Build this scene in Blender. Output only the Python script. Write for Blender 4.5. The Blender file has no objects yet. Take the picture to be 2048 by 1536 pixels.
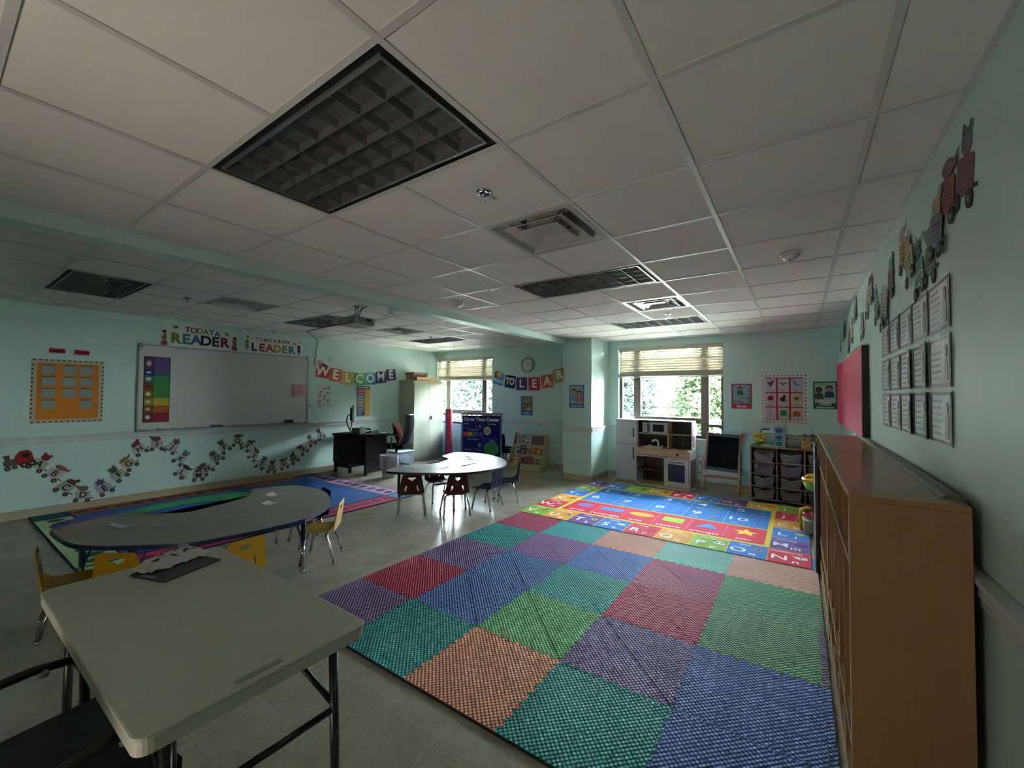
import bpy, math, random
from mathutils import Matrix, Vector, geometry, noise
PI = math.pi
SC = bpy.context.scene
COL = SC.collection
rnd = random.Random(7)

# ---------------------------------------------------------------- camera
cam_d = bpy.data.cameras.new('camera')
cam = bpy.data.objects.new('camera', cam_d)
COL.objects.link(cam)
cam_d.sensor_fit = 'HORIZONTAL'
cam_d.sensor_width = 36.0
cam_d.lens = 828.0 / 2048.0 * 36.0
cam_d.clip_start = 0.02
cam_d.clip_end = 300
_y, _p, _r = 0.6051, 0.0267, 0.0079
_f = Vector((-math.sin(_y)*math.cos(_p), math.cos(_y)*math.cos(_p), math.sin(_p)))
_rt = Vector((math.cos(_y), math.sin(_y), 0))
_u = _rt.cross(_f)
_r2 = _rt*math.cos(_r) + _u*math.sin(_r)
_u2 = -_rt*math.sin(_r) + _u*math.cos(_r)
cam.matrix_world = Matrix(((_r2.x, _u2.x, -_f.x, 0.9872), (_r2.y, _u2.y, -_f.y, -1.3422),
                           (_r2.z, _u2.z, -_f.z, 1.5204), (0, 0, 0, 1)))
SC.camera = cam

# ---------------------------------------------------------------- world, lights, exposure
W = bpy.data.worlds.new('world')
SC.world = W
W.use_nodes = True
nt = W.node_tree
nt.nodes.clear()
out = nt.nodes.new('ShaderNodeOutputWorld')
bg = nt.nodes.new('ShaderNodeBackground')
tc = nt.nodes.new('ShaderNodeTexCoord')
sep = nt.nodes.new('ShaderNodeSeparateXYZ')
ramp = nt.nodes.new('ShaderNodeValToRGB')
ramp.color_ramp.elements[0].position = 0.0
ramp.color_ramp.elements[0].color = (0.90, 0.96, 1.0, 1)
ramp.color_ramp.elements[1].position = 0.8
ramp.color_ramp.elements[1].color = (0.62, 0.80, 1.0, 1)
nt.links.new(tc.outputs['Generated'], sep.inputs[0])
nt.links.new(sep.outputs['Z'], ramp.inputs[0])
nt.links.new(ramp.outputs[0], bg.inputs[0])
bg.inputs[1].default_value = SKY = 60.0
nt.links.new(bg.outputs[0], out.inputs[0])

sun_d = bpy.data.lights.new('sun', 'SUN')
sun_d.energy = 170.0
sun_d.angle = math.radians(8)
sun_d.color = (1.0, 0.95, 0.85)
sun = bpy.data.objects.new('sun', sun_d)
COL.objects.link(sun)
sun.rotation_euler = (math.radians(24), 0, math.radians(90))

# added fill lamp near the hallway floor, aimed up through the unseen doorway
hall_d = bpy.data.lights.new('hall_fill_light', 'AREA')
hall_d.shape = 'RECTANGLE'
hall_d.size = 1.6
hall_d.size_y = 0.6
hall_d.energy = 24
hall_d.color = (1.0, 0.84, 0.74)
hall = bpy.data.objects.new('hall_fill_light', hall_d)
COL.objects.link(hall)
hall.location = (-0.4, -3.5, 0.12)
hall.rotation_euler = (math.radians(122), 0, 0)

vs = SC.view_settings
vs.view_transform = 'Standard'
vs.look = 'None'
vs.gamma = 1.0
vs.use_curve_mapping = False
vs.exposure = 1.35
try:
    SC.cycles.use_denoising = True
    SC.cycles.max_bounces = 14
    SC.cycles.diffuse_bounces = 9
    SC.cycles.transparent_max_bounces = 24
    SC.cycles.sample_clamp_indirect = 8
    SC.cycles.caustics_reflective = False
    SC.cycles.caustics_refractive = False
except Exception:
    pass

# ---------------------------------------------------------------- helpers
def lin(c):
    if isinstance(c, str):
        c = [int(c[i:i+2], 16)/255 for i in (0, 2, 4)]
    return tuple(x/12.92 if x <= .04045 else ((x+.055)/1.055)**2.4 for x in c)
_mats = {}
def mat(name, col='808080', rough=.6, metal=0, spec=.5, noise_amt=0, noise_scale=8, bump=0, bump_scale=200, trans=0, alpha=1, emit=0, coat=0):
    if name in _mats: return _mats[name]
    m = bpy.data.materials.new(name)
    m.use_nodes = True
    n = m.node_tree.nodes; l = m.node_tree.links
    b = n['Principled BSDF']
    c = lin(col)
    b.inputs['Base Color'].default_value = (*c, 1)
    b.inputs['Roughness'].default_value = rough
    b.inputs['Metallic'].default_value = metal
    b.inputs['Specular IOR Level'].default_value = spec
    if coat: b.inputs['Coat Weight'].default_value = coat
    if noise_amt:
        t = n.new('ShaderNodeTexCoord'); x = n.new('ShaderNodeTexNoise'); r = n.new('ShaderNodeMixRGB')
        x.inputs['Scale'].default_value = noise_scale; x.inputs['Detail'].default_value = 5
        r.inputs[1].default_value = (*[v*(1-noise_amt) for v in c], 1)
        r.inputs[2].default_value = (*[min(1, v*(1+noise_amt)) for v in c], 1)
        l.new(t.outputs['Object'], x.inputs['Vector']); l.new(x.outputs[0], r.inputs[0]); l.new(r.outputs[0], b.inputs['Base Color'])
    if bump:
        t = n.new('ShaderNodeTexCoord'); x = n.new('ShaderNodeTexNoise'); q = n.new('ShaderNodeBump')
        x.inputs['Scale'].default_value = bump_scale; x.inputs['Detail'].default_value = 3
        q.inputs['Strength'].default_value = bump; q.inputs['Distance'].default_value = .002
        l.new(t.outputs['Object'], x.inputs['Vector']); l.new(x.outputs[0], q.inputs['Height']); l.new(q.outputs[0], b.inputs['Normal'])
    if alpha < 1:
        b.inputs['Alpha'].default_value = alpha
    if trans:
        o = n['Material Output']; tr = n.new('ShaderNodeBsdfTranslucent'); mx = n.new('ShaderNodeMixShader')
        tr.inputs[0].default_value = (*c, 1); mx.inputs[0].default_value = trans
        l.new(b.outputs[0], mx.inputs[1]); l.new(tr.outputs[0], mx.inputs[2]); l.new(mx.outputs[0], o.inputs[0])
    if emit:
        b.inputs['Emission Color'].default_value = (*c, 1); b.inputs['Emission Strength'].default_value = emit
    _mats[name] = m
    return m
def paper(hexcol):
    return mat('print_'+hexcol, hexcol, .6, spec=.18)
def glossy(hexcol):
    return mat('laminated_'+hexcol, hexcol, .3, spec=.4)

STUFF = {'dots', 'confetti', 'border_pictures', 'counting_pictures', 'verse_lines', 'printed_lines', 'writing', 'leaf_veins', 'scalloped_trim', 'print', 'pictured_blocks', 'dividing_lines', 'cross_lines'}
class B:
    """collects shapes and builds them as one mesh object"""
    def __init__(s): s.v = []; s.f = []; s.m = []; s.s = []; s.mt = None
    def add(s, vs_, fs, m=0, sm=False):
        k = len(s.v)
        if s.mt is not None: vs_ = [s.mt @ Vector(v) for v in vs_]
        s.v += [tuple(v) for v in vs_]
        for f in fs:
            s.f.append([k+i for i in f]); s.m.append(m); s.s.append(sm)
        return s
    def box(s, x0, x1, y0, y1, z0, z1, m=0):
        v = [(x, y, z) for z in (z0, z1) for y in (y0, y1) for x in (x0, x1)]
        return s.add(v, [(0,2,3,1),(4,5,7,6),(0,1,5,4),(2,6,7,3),(0,4,6,2),(1,3,7,5)], m)
    def beam(s, p, q, w, h, m=0, up=(0,0,1)):
        p = Vector(p); q = Vector(q); d = (q-p).normalized(); a = d.cross(Vector(up))
        if a.length < 1e-4: a = d.cross(Vector((1,0,0)))
        a.normalize(); b = a.cross(d).normalized()
        v = [o + a*i*w/2 + b*j*h/2 for o in (p, q) for j in (-1,1) for i in (-1,1)]
        return s.add(v, [(0,2,3,1),(4,5,7,6),(0,1,5,4),(2,6,7,3),(0,4,6,2),(1,3,7,5)], m)
    def rect(s, x0, y0, x1, y1, z, m=0, t=.0012):
        return s.box(x0, x1, y0, y1, z, z+t, m)
    def prism(s, poly, a, b, m=0, holes=(), ax='z', sm=False):
        """poly in 2D, extruded along axis ax from a to b"""
        def P(p, h):
            return {'z': (p[0], p[1], h), 'y': (p[0], h, p[1]), 'x': (h, p[0], p[1])}[ax]
        loops = [list(poly)] + [list(h) for h in holes]
        flat = [p for lp in loops for p in lp]; n = len(flat)
        if holes:
            tri = geometry.tessellate_polygon([[Vector((p[0], p[1], 0)) for p in lp] for lp in loops])
        else:
            tri = [tuple(range(n))]
        v = [P(p, a) for p in flat] + [P(p, b) for p in flat]
        area = sum(poly[i][0]*poly[(i+1) % len(poly)][1]-poly[(i+1) % len(poly)][0]*poly[i][1] for i in range(len(poly)))
        fl = (area > 0) ^ (ax == 'y')
        f = []
        for t in tri:
            t = list(t)
            if len(t) == 3:
                ar = (flat[t[1]][0]-flat[t[0]][0])*(flat[t[2]][1]-flat[t[0]][1])-(flat[t[2]][0]-flat[t[0]][0])*(flat[t[1]][1]-flat[t[0]][1])
                if (ar > 0) != (area > 0): t = t[::-1]
            up = t if fl else t[::-1]
            if b < a: up = up[::-1]
            f.append([i+n for i in up]); f.append(up[::-1])
        k = len(s.f)
        s.add(v, f, m, False)
        base = len(s.v)-2*n
        k = 0
        for lp in loops:
            L = len(lp)
            for i in range(L):
                j = (i+1) % L
                q = [base+k+i, base+k+j, base+n+k+j, base+n+k+i]
                if not fl: q = q[::-1]
                s.f.append(q); s.m.append(m); s.s.append(sm)
            k += L
        return s
    def ell(s, cx, cy, rx, ry, z, m=0, n=20, t=.0012, rot=0):
        c, d = math.cos(rot), math.sin(rot)
        pl = [(cx+rx*math.cos(a)*c-ry*math.sin(a)*d, cy+rx*math.cos(a)*d+ry*math.sin(a)*c) for a in [2*PI*i/n for i in range(n)]]
        return s.prism(pl, z, z+t, m)
    def tube(s, pts, r, n=8, m=0, r2=None, cap=True):
        pts = [Vector(p) for p in pts]; N = len(pts); v = []; f = []
        prev = None
        for i, p in enumerate(pts):
            d = (pts[min(i+1, N-1)]-pts[max(i-1, 0)]).normalized()
            if prev is None:
                a = d.cross(Vector((0,0,1)))
                if a.length < 1e-3: a = d.cross(Vector((1,0,0)))
            else: a = prev - d*prev.dot(d)
            a.normalize(); prev = a; b = d.cross(a)
            R = r if r2 is None else r+(r2-r)*i/(N-1)
            for k in range(n):
                t = 2*PI*k/n; v.append(p+a*math.cos(t)*R+b*math.sin(t)*R)
        for i in range(N-1):
            for k in range(n):
                k2 = (k+1) % n; f.append((i*n+k, i*n+k2, (i+1)*n+k2, (i+1)*n+k))
        s.add(v, f, m, True)
        if cap:
            k0 = len(s.v)-N*n
            s.f.append([k0+i for i in range(n)][::-1]); s.m.append(m); s.s.append(False)
            s.f.append([k0+(N-1)*n+i for i in range(n)]); s.m.append(m); s.s.append(False)
        return s
    def lathe(s, prof, cx=0, cy=0, z=0, n=20, m=0, sm=True):
        v = [(cx+r*math.cos(2*PI*k/n), cy+r*math.sin(2*PI*k/n), z+h) for r, h in prof for k in range(n)]
        f = [(i*n+k, i*n+(k+1) % n, (i+1)*n+(k+1) % n, (i+1)*n+k) for i in range(len(prof)-1) for k in range(n)]
        k0 = len(s.v); s.add(v, f, m, sm)
        for i, (r, h) in ((0, prof[0]), (len(prof)-1, prof[-1])):
            if r > 1e-4:
                lp = [k0+i*n+k for k in range(n)]
                s.f.append(lp[::-1] if i == 0 else lp); s.m.append(m); s.s.append(False)
        return s
    def ball(s, c, r, m=0, n=10, sq=(1,1,1)):
        v = []; f = []; h = n//2+1
        for i in range(h+1):
            t = PI*i/h
            for k in range(n):
                v.append((c[0]+r*sq[0]*math.sin(t)*math.cos(2*PI*k/n), c[1]+r*sq[1]*math.sin(t)*math.sin(2*PI*k/n), c[2]+r*sq[2]*math.cos(t)))
        for i in range(h):
            for k in range(n):
                f.append(((i+1)*n+k, (i+1)*n+(k+1) % n, i*n+(k+1) % n, i*n+k))
        return s.add(v, f, m, True)
    def sheet(s, fn, nu, nv, th, m=0, sm=True):
        """a grid surface fn(u,v)->xyz given thickness th along its normal"""
        P = [[Vector(fn(i/nu, j/nv)) for i in range(nu+1)] for j in range(nv+1)]
        v = []; w = nu+1
        for j in range(nv+1):
            for i in range(nu+1):
                du = P[j][min(i+1, nu)]-P[j][max(i-1, 0)]; dv = P[min(j+1, nv)][i]-P[max(j-1, 0)][i]
                nn = du.cross(dv)
                if nn.length > 1e-12: nn.normalize()
                v.append((P[j][i]+nn*th/2, P[j][i]-nn*th/2))
        vv = [a for a, b in v]+[b for a, b in v]; K = len(v); f = []
        for j in range(nv):
            for i in range(nu):
                a = j*w+i; f.append((a, a+1, a+w+1, a+w)); f.append((K+a, K+a+w, K+a+w+1, K+a+1))
        rim = [i for i in range(w)]+[j*w+nu for j in range(1, nv+1)]+[nv*w+i for i in range(nu-1, -1, -1)]+[j*w for j in range(nv-1, 0, -1)]
        s.add(vv, f, m, sm)
        rv = []; rf = []
        for i in range(len(rim)):
            a, b = rim[i], rim[(i+1) % len(rim)]; k = len(rv); rv += [vv[a], vv[K+a], vv[K+b], vv[b]]; rf.append((k, k+1, k+2, k+3))
        return s.add(rv, rf, m, False)
    def text(s, t, size, x, y, z, m=0, align='CENTER', bold=.0, wide=1, rot=0):
        vs_, fs = _glyphs(t, align, bold)
        c, d = math.cos(rot), math.sin(rot)
        return s.add([(x+(a*wide*c-b*d)*size, y+(a*wide*d+b*c)*size, z) for a, b in vs_], fs, m)
    def build(s, name, mats, parent=None, loc=None, bevel=0, seg=2, M=None):
        me = bpy.data.meshes.new(name)
        me.from_pydata(s.v, [], s.f)
        for a in (mats if isinstance(mats, (list, tuple)) else [mats]): me.materials.append(a)
        me.polygons.foreach_set('material_index', s.m)
        me.polygons.foreach_set('use_smooth', s.s)
        me.update()
        o = bpy.data.objects.new(name, me)
        COL.objects.link(o)
        if parent is not None: o.parent = parent
        if loc is not None: o.location = loc
        if name in STUFF: o['kind'] = 'stuff'
        if M is not None: o.matrix_world = M
        if bevel:
            md = o.modifiers.new('bevel', 'BEVEL'); md.width = bevel; md.segments = seg; md.limit_method = 'ANGLE'; md.angle_limit = math.radians(40)
        return o
_gc = {}
def _glyphs(t, align, bold):
    key = (t, align, bold)
    if key in _gc: return _gc[key]
    cu = bpy.data.curves.new('t', 'FONT'); cu.body = t; cu.size = 1; cu.align_x = align; cu.align_y = 'CENTER'; cu.offset = bold; cu.resolution_u = 3
    o = bpy.data.objects.new('t', cu); me = o.to_mesh()
    r = ([(v.co.x, v.co.y) for v in me.vertices], [tuple(p.vertices) for p in me.polygons])
    fs = []
    for p in r[1]:
        a = sum(r[0][p[i]][0]*r[0][p[(i+1) % len(p)]][1]-r[0][p[(i+1) % len(p)]][0]*r[0][p[i]][1] for i in range(len(p)))
        fs.append(p if a > 0 else p[::-1])
    o.to_mesh_clear(); bpy.data.objects.remove(o); bpy.data.curves.remove(cu)
    _gc[key] = (r[0], fs)
    return _gc[key]

def tag(o, label, cat, group=None, kind=None):
    o['label'] = label; o['category'] = cat
    if group: o['group'] = group
    if kind: o['kind'] = kind
    return o
def thing(name, label, cat, loc=(0,0,0), rz=0, group=None, M=None):
    o = bpy.data.objects.new(name, None); COL.objects.link(o)
    o.empty_display_size = .1
    if M is not None: o.matrix_world = M
    else: o.location = loc; o.rotation_euler = (0, 0, rz)
    return tag(o, label, cat, group)
def struct(name, b, m, parent=None, bevel=0):
    o = b.build(name, m, parent, bevel=bevel)
    if parent is None: o['kind'] = 'structure'
    return o
def copy_tree(o, parent=None):
    c = o.copy(); COL.objects.link(c)
    if parent is not None: c.parent = parent
    for ch in list(o.children): copy_tree(ch, c)
    return c
def dup(o, label=None, loc=None, rz=None, M=None, group=None):
    c = copy_tree(o)
    if label: c['label'] = label
    if group: c['group'] = group
    if M is not None: c.matrix_world = M
    if loc is not None: c.location = loc
    if rz is not None: c.rotation_euler = (0, 0, rz)
    return c
XL, XR, YF, YB = -6.635, 1.468, 6.25, -2.6
ZC, ZL = 2.5435, 2.592
def onleft(y, z, d=.001, rot=0):      # local x runs along +Y, local y up, local z out of the wall
    return Matrix(((0,0,1,XL+d),(1,0,0,y),(0,1,0,z),(0,0,0,1))) @ Matrix.Rotation(rot, 4, 'Z')
def onright(y, z, d=.001, rot=0):
    return Matrix(((0,0,-1,XR-d),(-1,0,0,y),(0,1,0,z),(0,0,0,1))) @ Matrix.Rotation(rot, 4, 'Z')
def onfar(x, z, d=.001, rot=0, Y=None):
    return Matrix(((1,0,0,x),(0,0,-1,(YF if Y is None else Y)-d),(0,1,0,z),(0,0,0,1))) @ Matrix.Rotation(rot, 4, 'Z')
def rrect(x0, y0, x1, y1, r, n=4):
    p = []
    for cx, cy, a in ((x1-r, y1-r, 0), (x0+r, y1-r, 90), (x0+r, y0+r, 180), (x1-r, y0+r, 270)):
        for i in range(n+1):
            t = math.radians(a+90*i/n); p.append((cx+r*math.cos(t), cy+r*math.sin(t)))
    return p
def star(cx, cy, R, r=.45, n=5, a0=PI/2):
    return [(cx+(R if k % 2 == 0 else R*r)*math.cos(a0+PI*k/n), cy+(R if k % 2 == 0 else R*r)*math.sin(a0+PI*k/n)) for k in range(2*n)]
# ================================================================ setting
m_wall = mat('aqua_wall_paint', 'C2DBD3', .42, spec=.45, noise_amt=.03, noise_scale=3, bump=.25, bump_scale=160)
m_tile = mat('acoustic_tile', 'E8E5DF', .95, spec=.1, noise_amt=.05, noise_scale=90, bump=.6, bump_scale=260)
m_bar = mat('white_grid_metal', 'CFCFCB', .35, metal=.0, spec=.6)
m_rail = mat('white_trim_paint', 'C9D0CC', .4)
m_base = mat('tan_vinyl_base', 'A79B80', .5)
m_alu = mat('bronze_grey_window_frame', '625A50', .55, spec=.25)
m_dark = mat('black_plastic', '141414', .45)
m_chrome = mat('chrome', 'C8C8C8', .18, metal=1)
m_white = mat('white_plastic', 'D8D8D4', .4)
m_grey = mat('grey_plastic', '86888A', .45)

def floor_mat():
    m = mat('polished_vinyl_floor', 'A39B89', .2, spec=.32)
    n = m.node_tree.nodes; l = m.node_tree.links; b = n['Principled BSDF']
    t = n.new('ShaderNodeTexCoord')
    a = n.new('ShaderNodeTexNoise'); a.inputs['Scale'].default_value = 3.5; a.inputs['Detail'].default_value = 8; a.inputs['Roughness'].default_value = .7
    r = n.new('ShaderNodeValToRGB'); e = r.color_ramp.elements
    e[0].position = .3; e[0].color = (*lin('938B78'), 1); e[1].position = .72; e[1].color = (*lin('B3AC9B'), 1)
    k = n.new('ShaderNodeTexNoise'); k.inputs['Scale'].default_value = 60; k.inputs['Detail'].default_value = 2
    mx = n.new('ShaderNodeMixRGB'); mx.blend_type = 'MULTIPLY'; mx.inputs[0].default_value = .35
    br = n.new('ShaderNodeTexBrick'); br.offset = 0; br.inputs['Scale'].default_value = 1; br.inputs['Brick Width'].default_value = .3048; br.inputs['Row Height'].default_value = .3048; br.inputs['Mortar Size'].default_value = .0015
    br.inputs['Color1'].default_value = (1,1,1,1); br.inputs['Color2'].default_value = (.93,.93,.93,1); br.inputs['Mortar'].default_value = (.6,.6,.6,1)
    m2 = n.new('ShaderNodeMixRGB'); m2.blend_type = 'MULTIPLY'; m2.inputs[0].default_value = .5
    for q in (a, k, br): l.new(t.outputs['Object'], q.inputs['Vector'])
    l.new(a.outputs[0], r.inputs[0]); l.new(r.outputs[0], mx.inputs[1]); l.new(k.outputs[0], mx.inputs[2]); l.new(mx.outputs[0], m2.inputs[1]); l.new(br.outputs[0], m2.inputs[2]); l.new(m2.outputs[0], b.inputs['Base Color'])
    w = n.new('ShaderNodeTexNoise'); w.inputs['Scale'].default_value = 2.2; w.inputs['Detail'].default_value = 4
    mr = n.new('ShaderNodeMapRange'); mr.inputs[3].default_value = .13; mr.inputs[4].default_value = .3
    l.new(t.outputs['Object'], w.inputs['Vector']); l.new(w.outputs[0], mr.inputs[0]); l.new(mr.outputs[0], b.inputs['Roughness'])
    bp = n.new('ShaderNodeBump'); bp.inputs['Strength'].default_value = .06; bp.inputs['Distance'].default_value = .01
    l.new(w.outputs[0], bp.inputs['Height']); l.new(bp.outputs[0], b.inputs['Normal'])
    return m
struct('floor', B().box(XL-.2, XR+.2, YB-.2, YF+.22, -.12, 0), floor_mat())
struct('wall_left', B().box(XL-.2, XL, YB-.2, YF+.22, 0, 2.95), m_wall)
struct('wall_right', B().box(XR, XR+.2, YB-.2, YF+.22, 0, 2.95), m_wall)
WN = [(-6.60, -4.82), (-1.815, -.03)]; WZ0, WZ1 = .80, 2.42
b = B()
xs = [XL, WN[0][0], WN[0][1], WN[1][0], WN[1][1], XR]
for i in (0, 2, 4): b.box(xs[i], xs[i+1], YF, YF+.22, 0, 2.95)
for a, c in WN: b.box(a, c, YF, YF+.22, 0, WZ0); b.box(a, c, YF, YF+.22, WZ1, 2.95)
struct('wall_far', b, m_wall)
struct('wall_pillar', B().box(-2.575, -2.02, 5.477, YF, 0, 2.70), m_wall)
b = B().box(XL, -5.3, YB-.15, YB, 0, 2.95).box(-5.3, -.95, YB-.15, YB, 0, 2.95).box(.15, XR, YB-.15, YB, 0, 2.95).box(-.95, .15, YB-.15, YB, 2.1, 2.95)
struct('wall_back', b, m_wall)
b = B().box(-1.5, .75, -5.0, YB-.2, -.12, 0).box(-1.6, -1.5, -5, YB-.15, -.12, 2.6).box(.75, .85, -5, YB-.15, -.12, 2.6).box(-1.6, .85, -5.1, -5, -.12, 2.6).box(-1.6, .85, -5.1, YB-.15, 2.5, 2.6)
struct('wall_hallway', b, m_rail)
b = B()
for x0, x1, y0, y1 in ((-.99, -.95, 0, 2.14), (.15, .19, 0, 2.14)): b.box(x0-.03, x1+.03, YB, YB+.02, y0, y1)
b.box(-1.02, .22, YB, YB+.02, 2.1, 2.17)
struct('door_1', b, mat('door_casing', 'B9B9B2', .5))
struct('ceiling_beam', B().box(-2.66, -2.5, YB, 5.49, 2.452, 2.80), m_wall)

# baseboards and chair rails
def strip(name, poly, p, q, m, n):
    """profile (out, up) swept from p to q; n = outward normal in plan"""
    d = Vector((q[0]-p[0], q[1]-p[1], 0)); L = d.length; d.normalize()
    M = Matrix(((n[0], 0, d.x, p[0]), (n[1], 0, d.y, p[1]), (0, 1, 0, 0), (0, 0, 0, 1)))
    b = B(); b.mt = M; b.prism(poly, 0, L)
    # keep outward faces whichever way the frame is handed
    if M.to_3x3().determinant() < 0: b.f = [f[::-1] for f in b.f]
    return struct(name, b, m)
base_p = [(0, 0), (.012, 0), (.006, .012), (.005, .1), (0, .105)]
rail_p = [(0, .862), (.010, .862), (.012, .892), (.02, .90), (.02, .93), (.034, .945), (.036, .965), (0, .968)]
segs = [('left', (XL, YB), (XL, YF), (1, 0)), ('right', (XR, YB), (XR, YF), (-1, 0)),
        ('far_left', (XL, YF), (-2.575, YF), (0, -1)), ('far_right', (-2.02, YF), (XR, YF), (0, -1)),
        ('pillar_front', (-2.575, 5.477), (-2.02, 5.477), (0, -1)), ('pillar_left', (-2.575, 5.477), (-2.575, YF), (-1, 0)), ('pillar_right', (-2.02, 5.477), (-2.02, YF), (1, 0))]
k = 0
for nm, p, q, n in segs:
    strip('baseboard_'+nm, base_p, p, q, m_base, n)
    if nm == 'far_left':
        parts = [((WN[0][1]+.0, YF), q)]
    elif nm == 'far_right':
        parts = [(p, (WN[1][0], YF)), ((WN[1][1], YF), q)]
    else: parts = [(p, q)]
    for a, c in parts:
        k += 1; strip('trim_%d' % k, rail_p, a, c, m_rail, n)
# mitred corner blocks of the chair rail round the pillar
for cx in (-2.575-.018, -2.02+.018):
    k += 1; struct('trim_%d' % k, B().box(cx-.019, cx+.019, 5.477-.036, 5.477, .925, .967), m_rail)

# ---------------------------------------------------------------- ceiling
U = .6096
ceil = struct('ceiling', B().box(XL-.2, XR+.2, YB-.2, YF+.22, 2.86, 2.95), m_rail)
tile_mesh = {}
skip = set()
fixR = [(-2, -1, 0), (-2, 3, 3), (-2, 7, 3)]           # lights: i0, j
for i, j, _ in fixR: skip |= {(i, j), (i+1, j)}
difR = [(-1, 1), (-1, 5)]
skip |= set(difR)
fixL = [(-9, -1), (-9, 3), (-9, 7)]
for i, j in fixL: skip |= {(i, j), (i+1, j)}
difL = [(-8, 1), (-8, 5)]
skip |= set(difL)
jj = range(-5, 11)
rt = random.Random(3)
for z, x0, x1, i0, i1 in ((ZC, -2.5, XR, -5, 3), (ZL, XL, -2.66, -11, -4)):
    for i in range(i0, i1):
        for j in jj:
            if (i, j) in skip: continue
            a, c = max(i*U+.011, x0), min((i+1)*U-.011, x1); d, e = max(j*U+.011, YB), min((j+1)*U-.011, YF)
            if a >= c-.02 or d >= e-.02: continue
            key = (round(c-a, 3), round(e-d, 3))
            if key not in tile_mesh:
                w, h = (c-a)/2, (e-d)/2
                o = B().prism(rrect(-w, -h, w, h, .004, 1), 0, .016).build('ceiling_tile', m_tile, ceil)
                tile_mesh[key] = o.data
            else:
                o = bpy.data.objects.new('ceiling_tile', tile_mesh[key]); COL.objects.link(o); o.parent = ceil
            o.location = ((a+c)/2, (d+e)/2, z+.004+rt.uniform(0, .002))
    for i in range(i0+1, i1):
        x = i*U
        if x0+.02 < x < x1-.02:
            cuts = sorted(j*U for (i_, j) in [(f[0]+1, f[1]) for f in fixR+[(a_, b_, 0) for a_, b_ in fixL]] if i_ == i)
            y0_ = YB
            for cy_ in cuts+[None]:
                y1_ = YF if cy_ is None else cy_+.012
                B().box(x-.012, x+.012, y0_, y1_, z-.0005, z+.004).box(x-.001, x+.001, y0_, y1_, z+.004, z+.035).build('grid_bar', m_bar, ceil)
                if cy_ is not None: y0_ = cy_+U-.012
    for j in range(-4, 11):
        y = j*U
        B().box(x0, x1, y-.012, y+.012, z+.0002, z+.004).build('grid_bar', m_bar, ceil)
    for a, c, d, e in ((x0, x0+.018, YB, YF), (x1-.018, x1, YB, YF), (x0, x1, YF-.018, YF), (x0, x1, YB, YB+.018)):
        B().box(a, c, d, e, z-.001, z+.004).build('wall_angle', m_bar, ceil)

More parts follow.
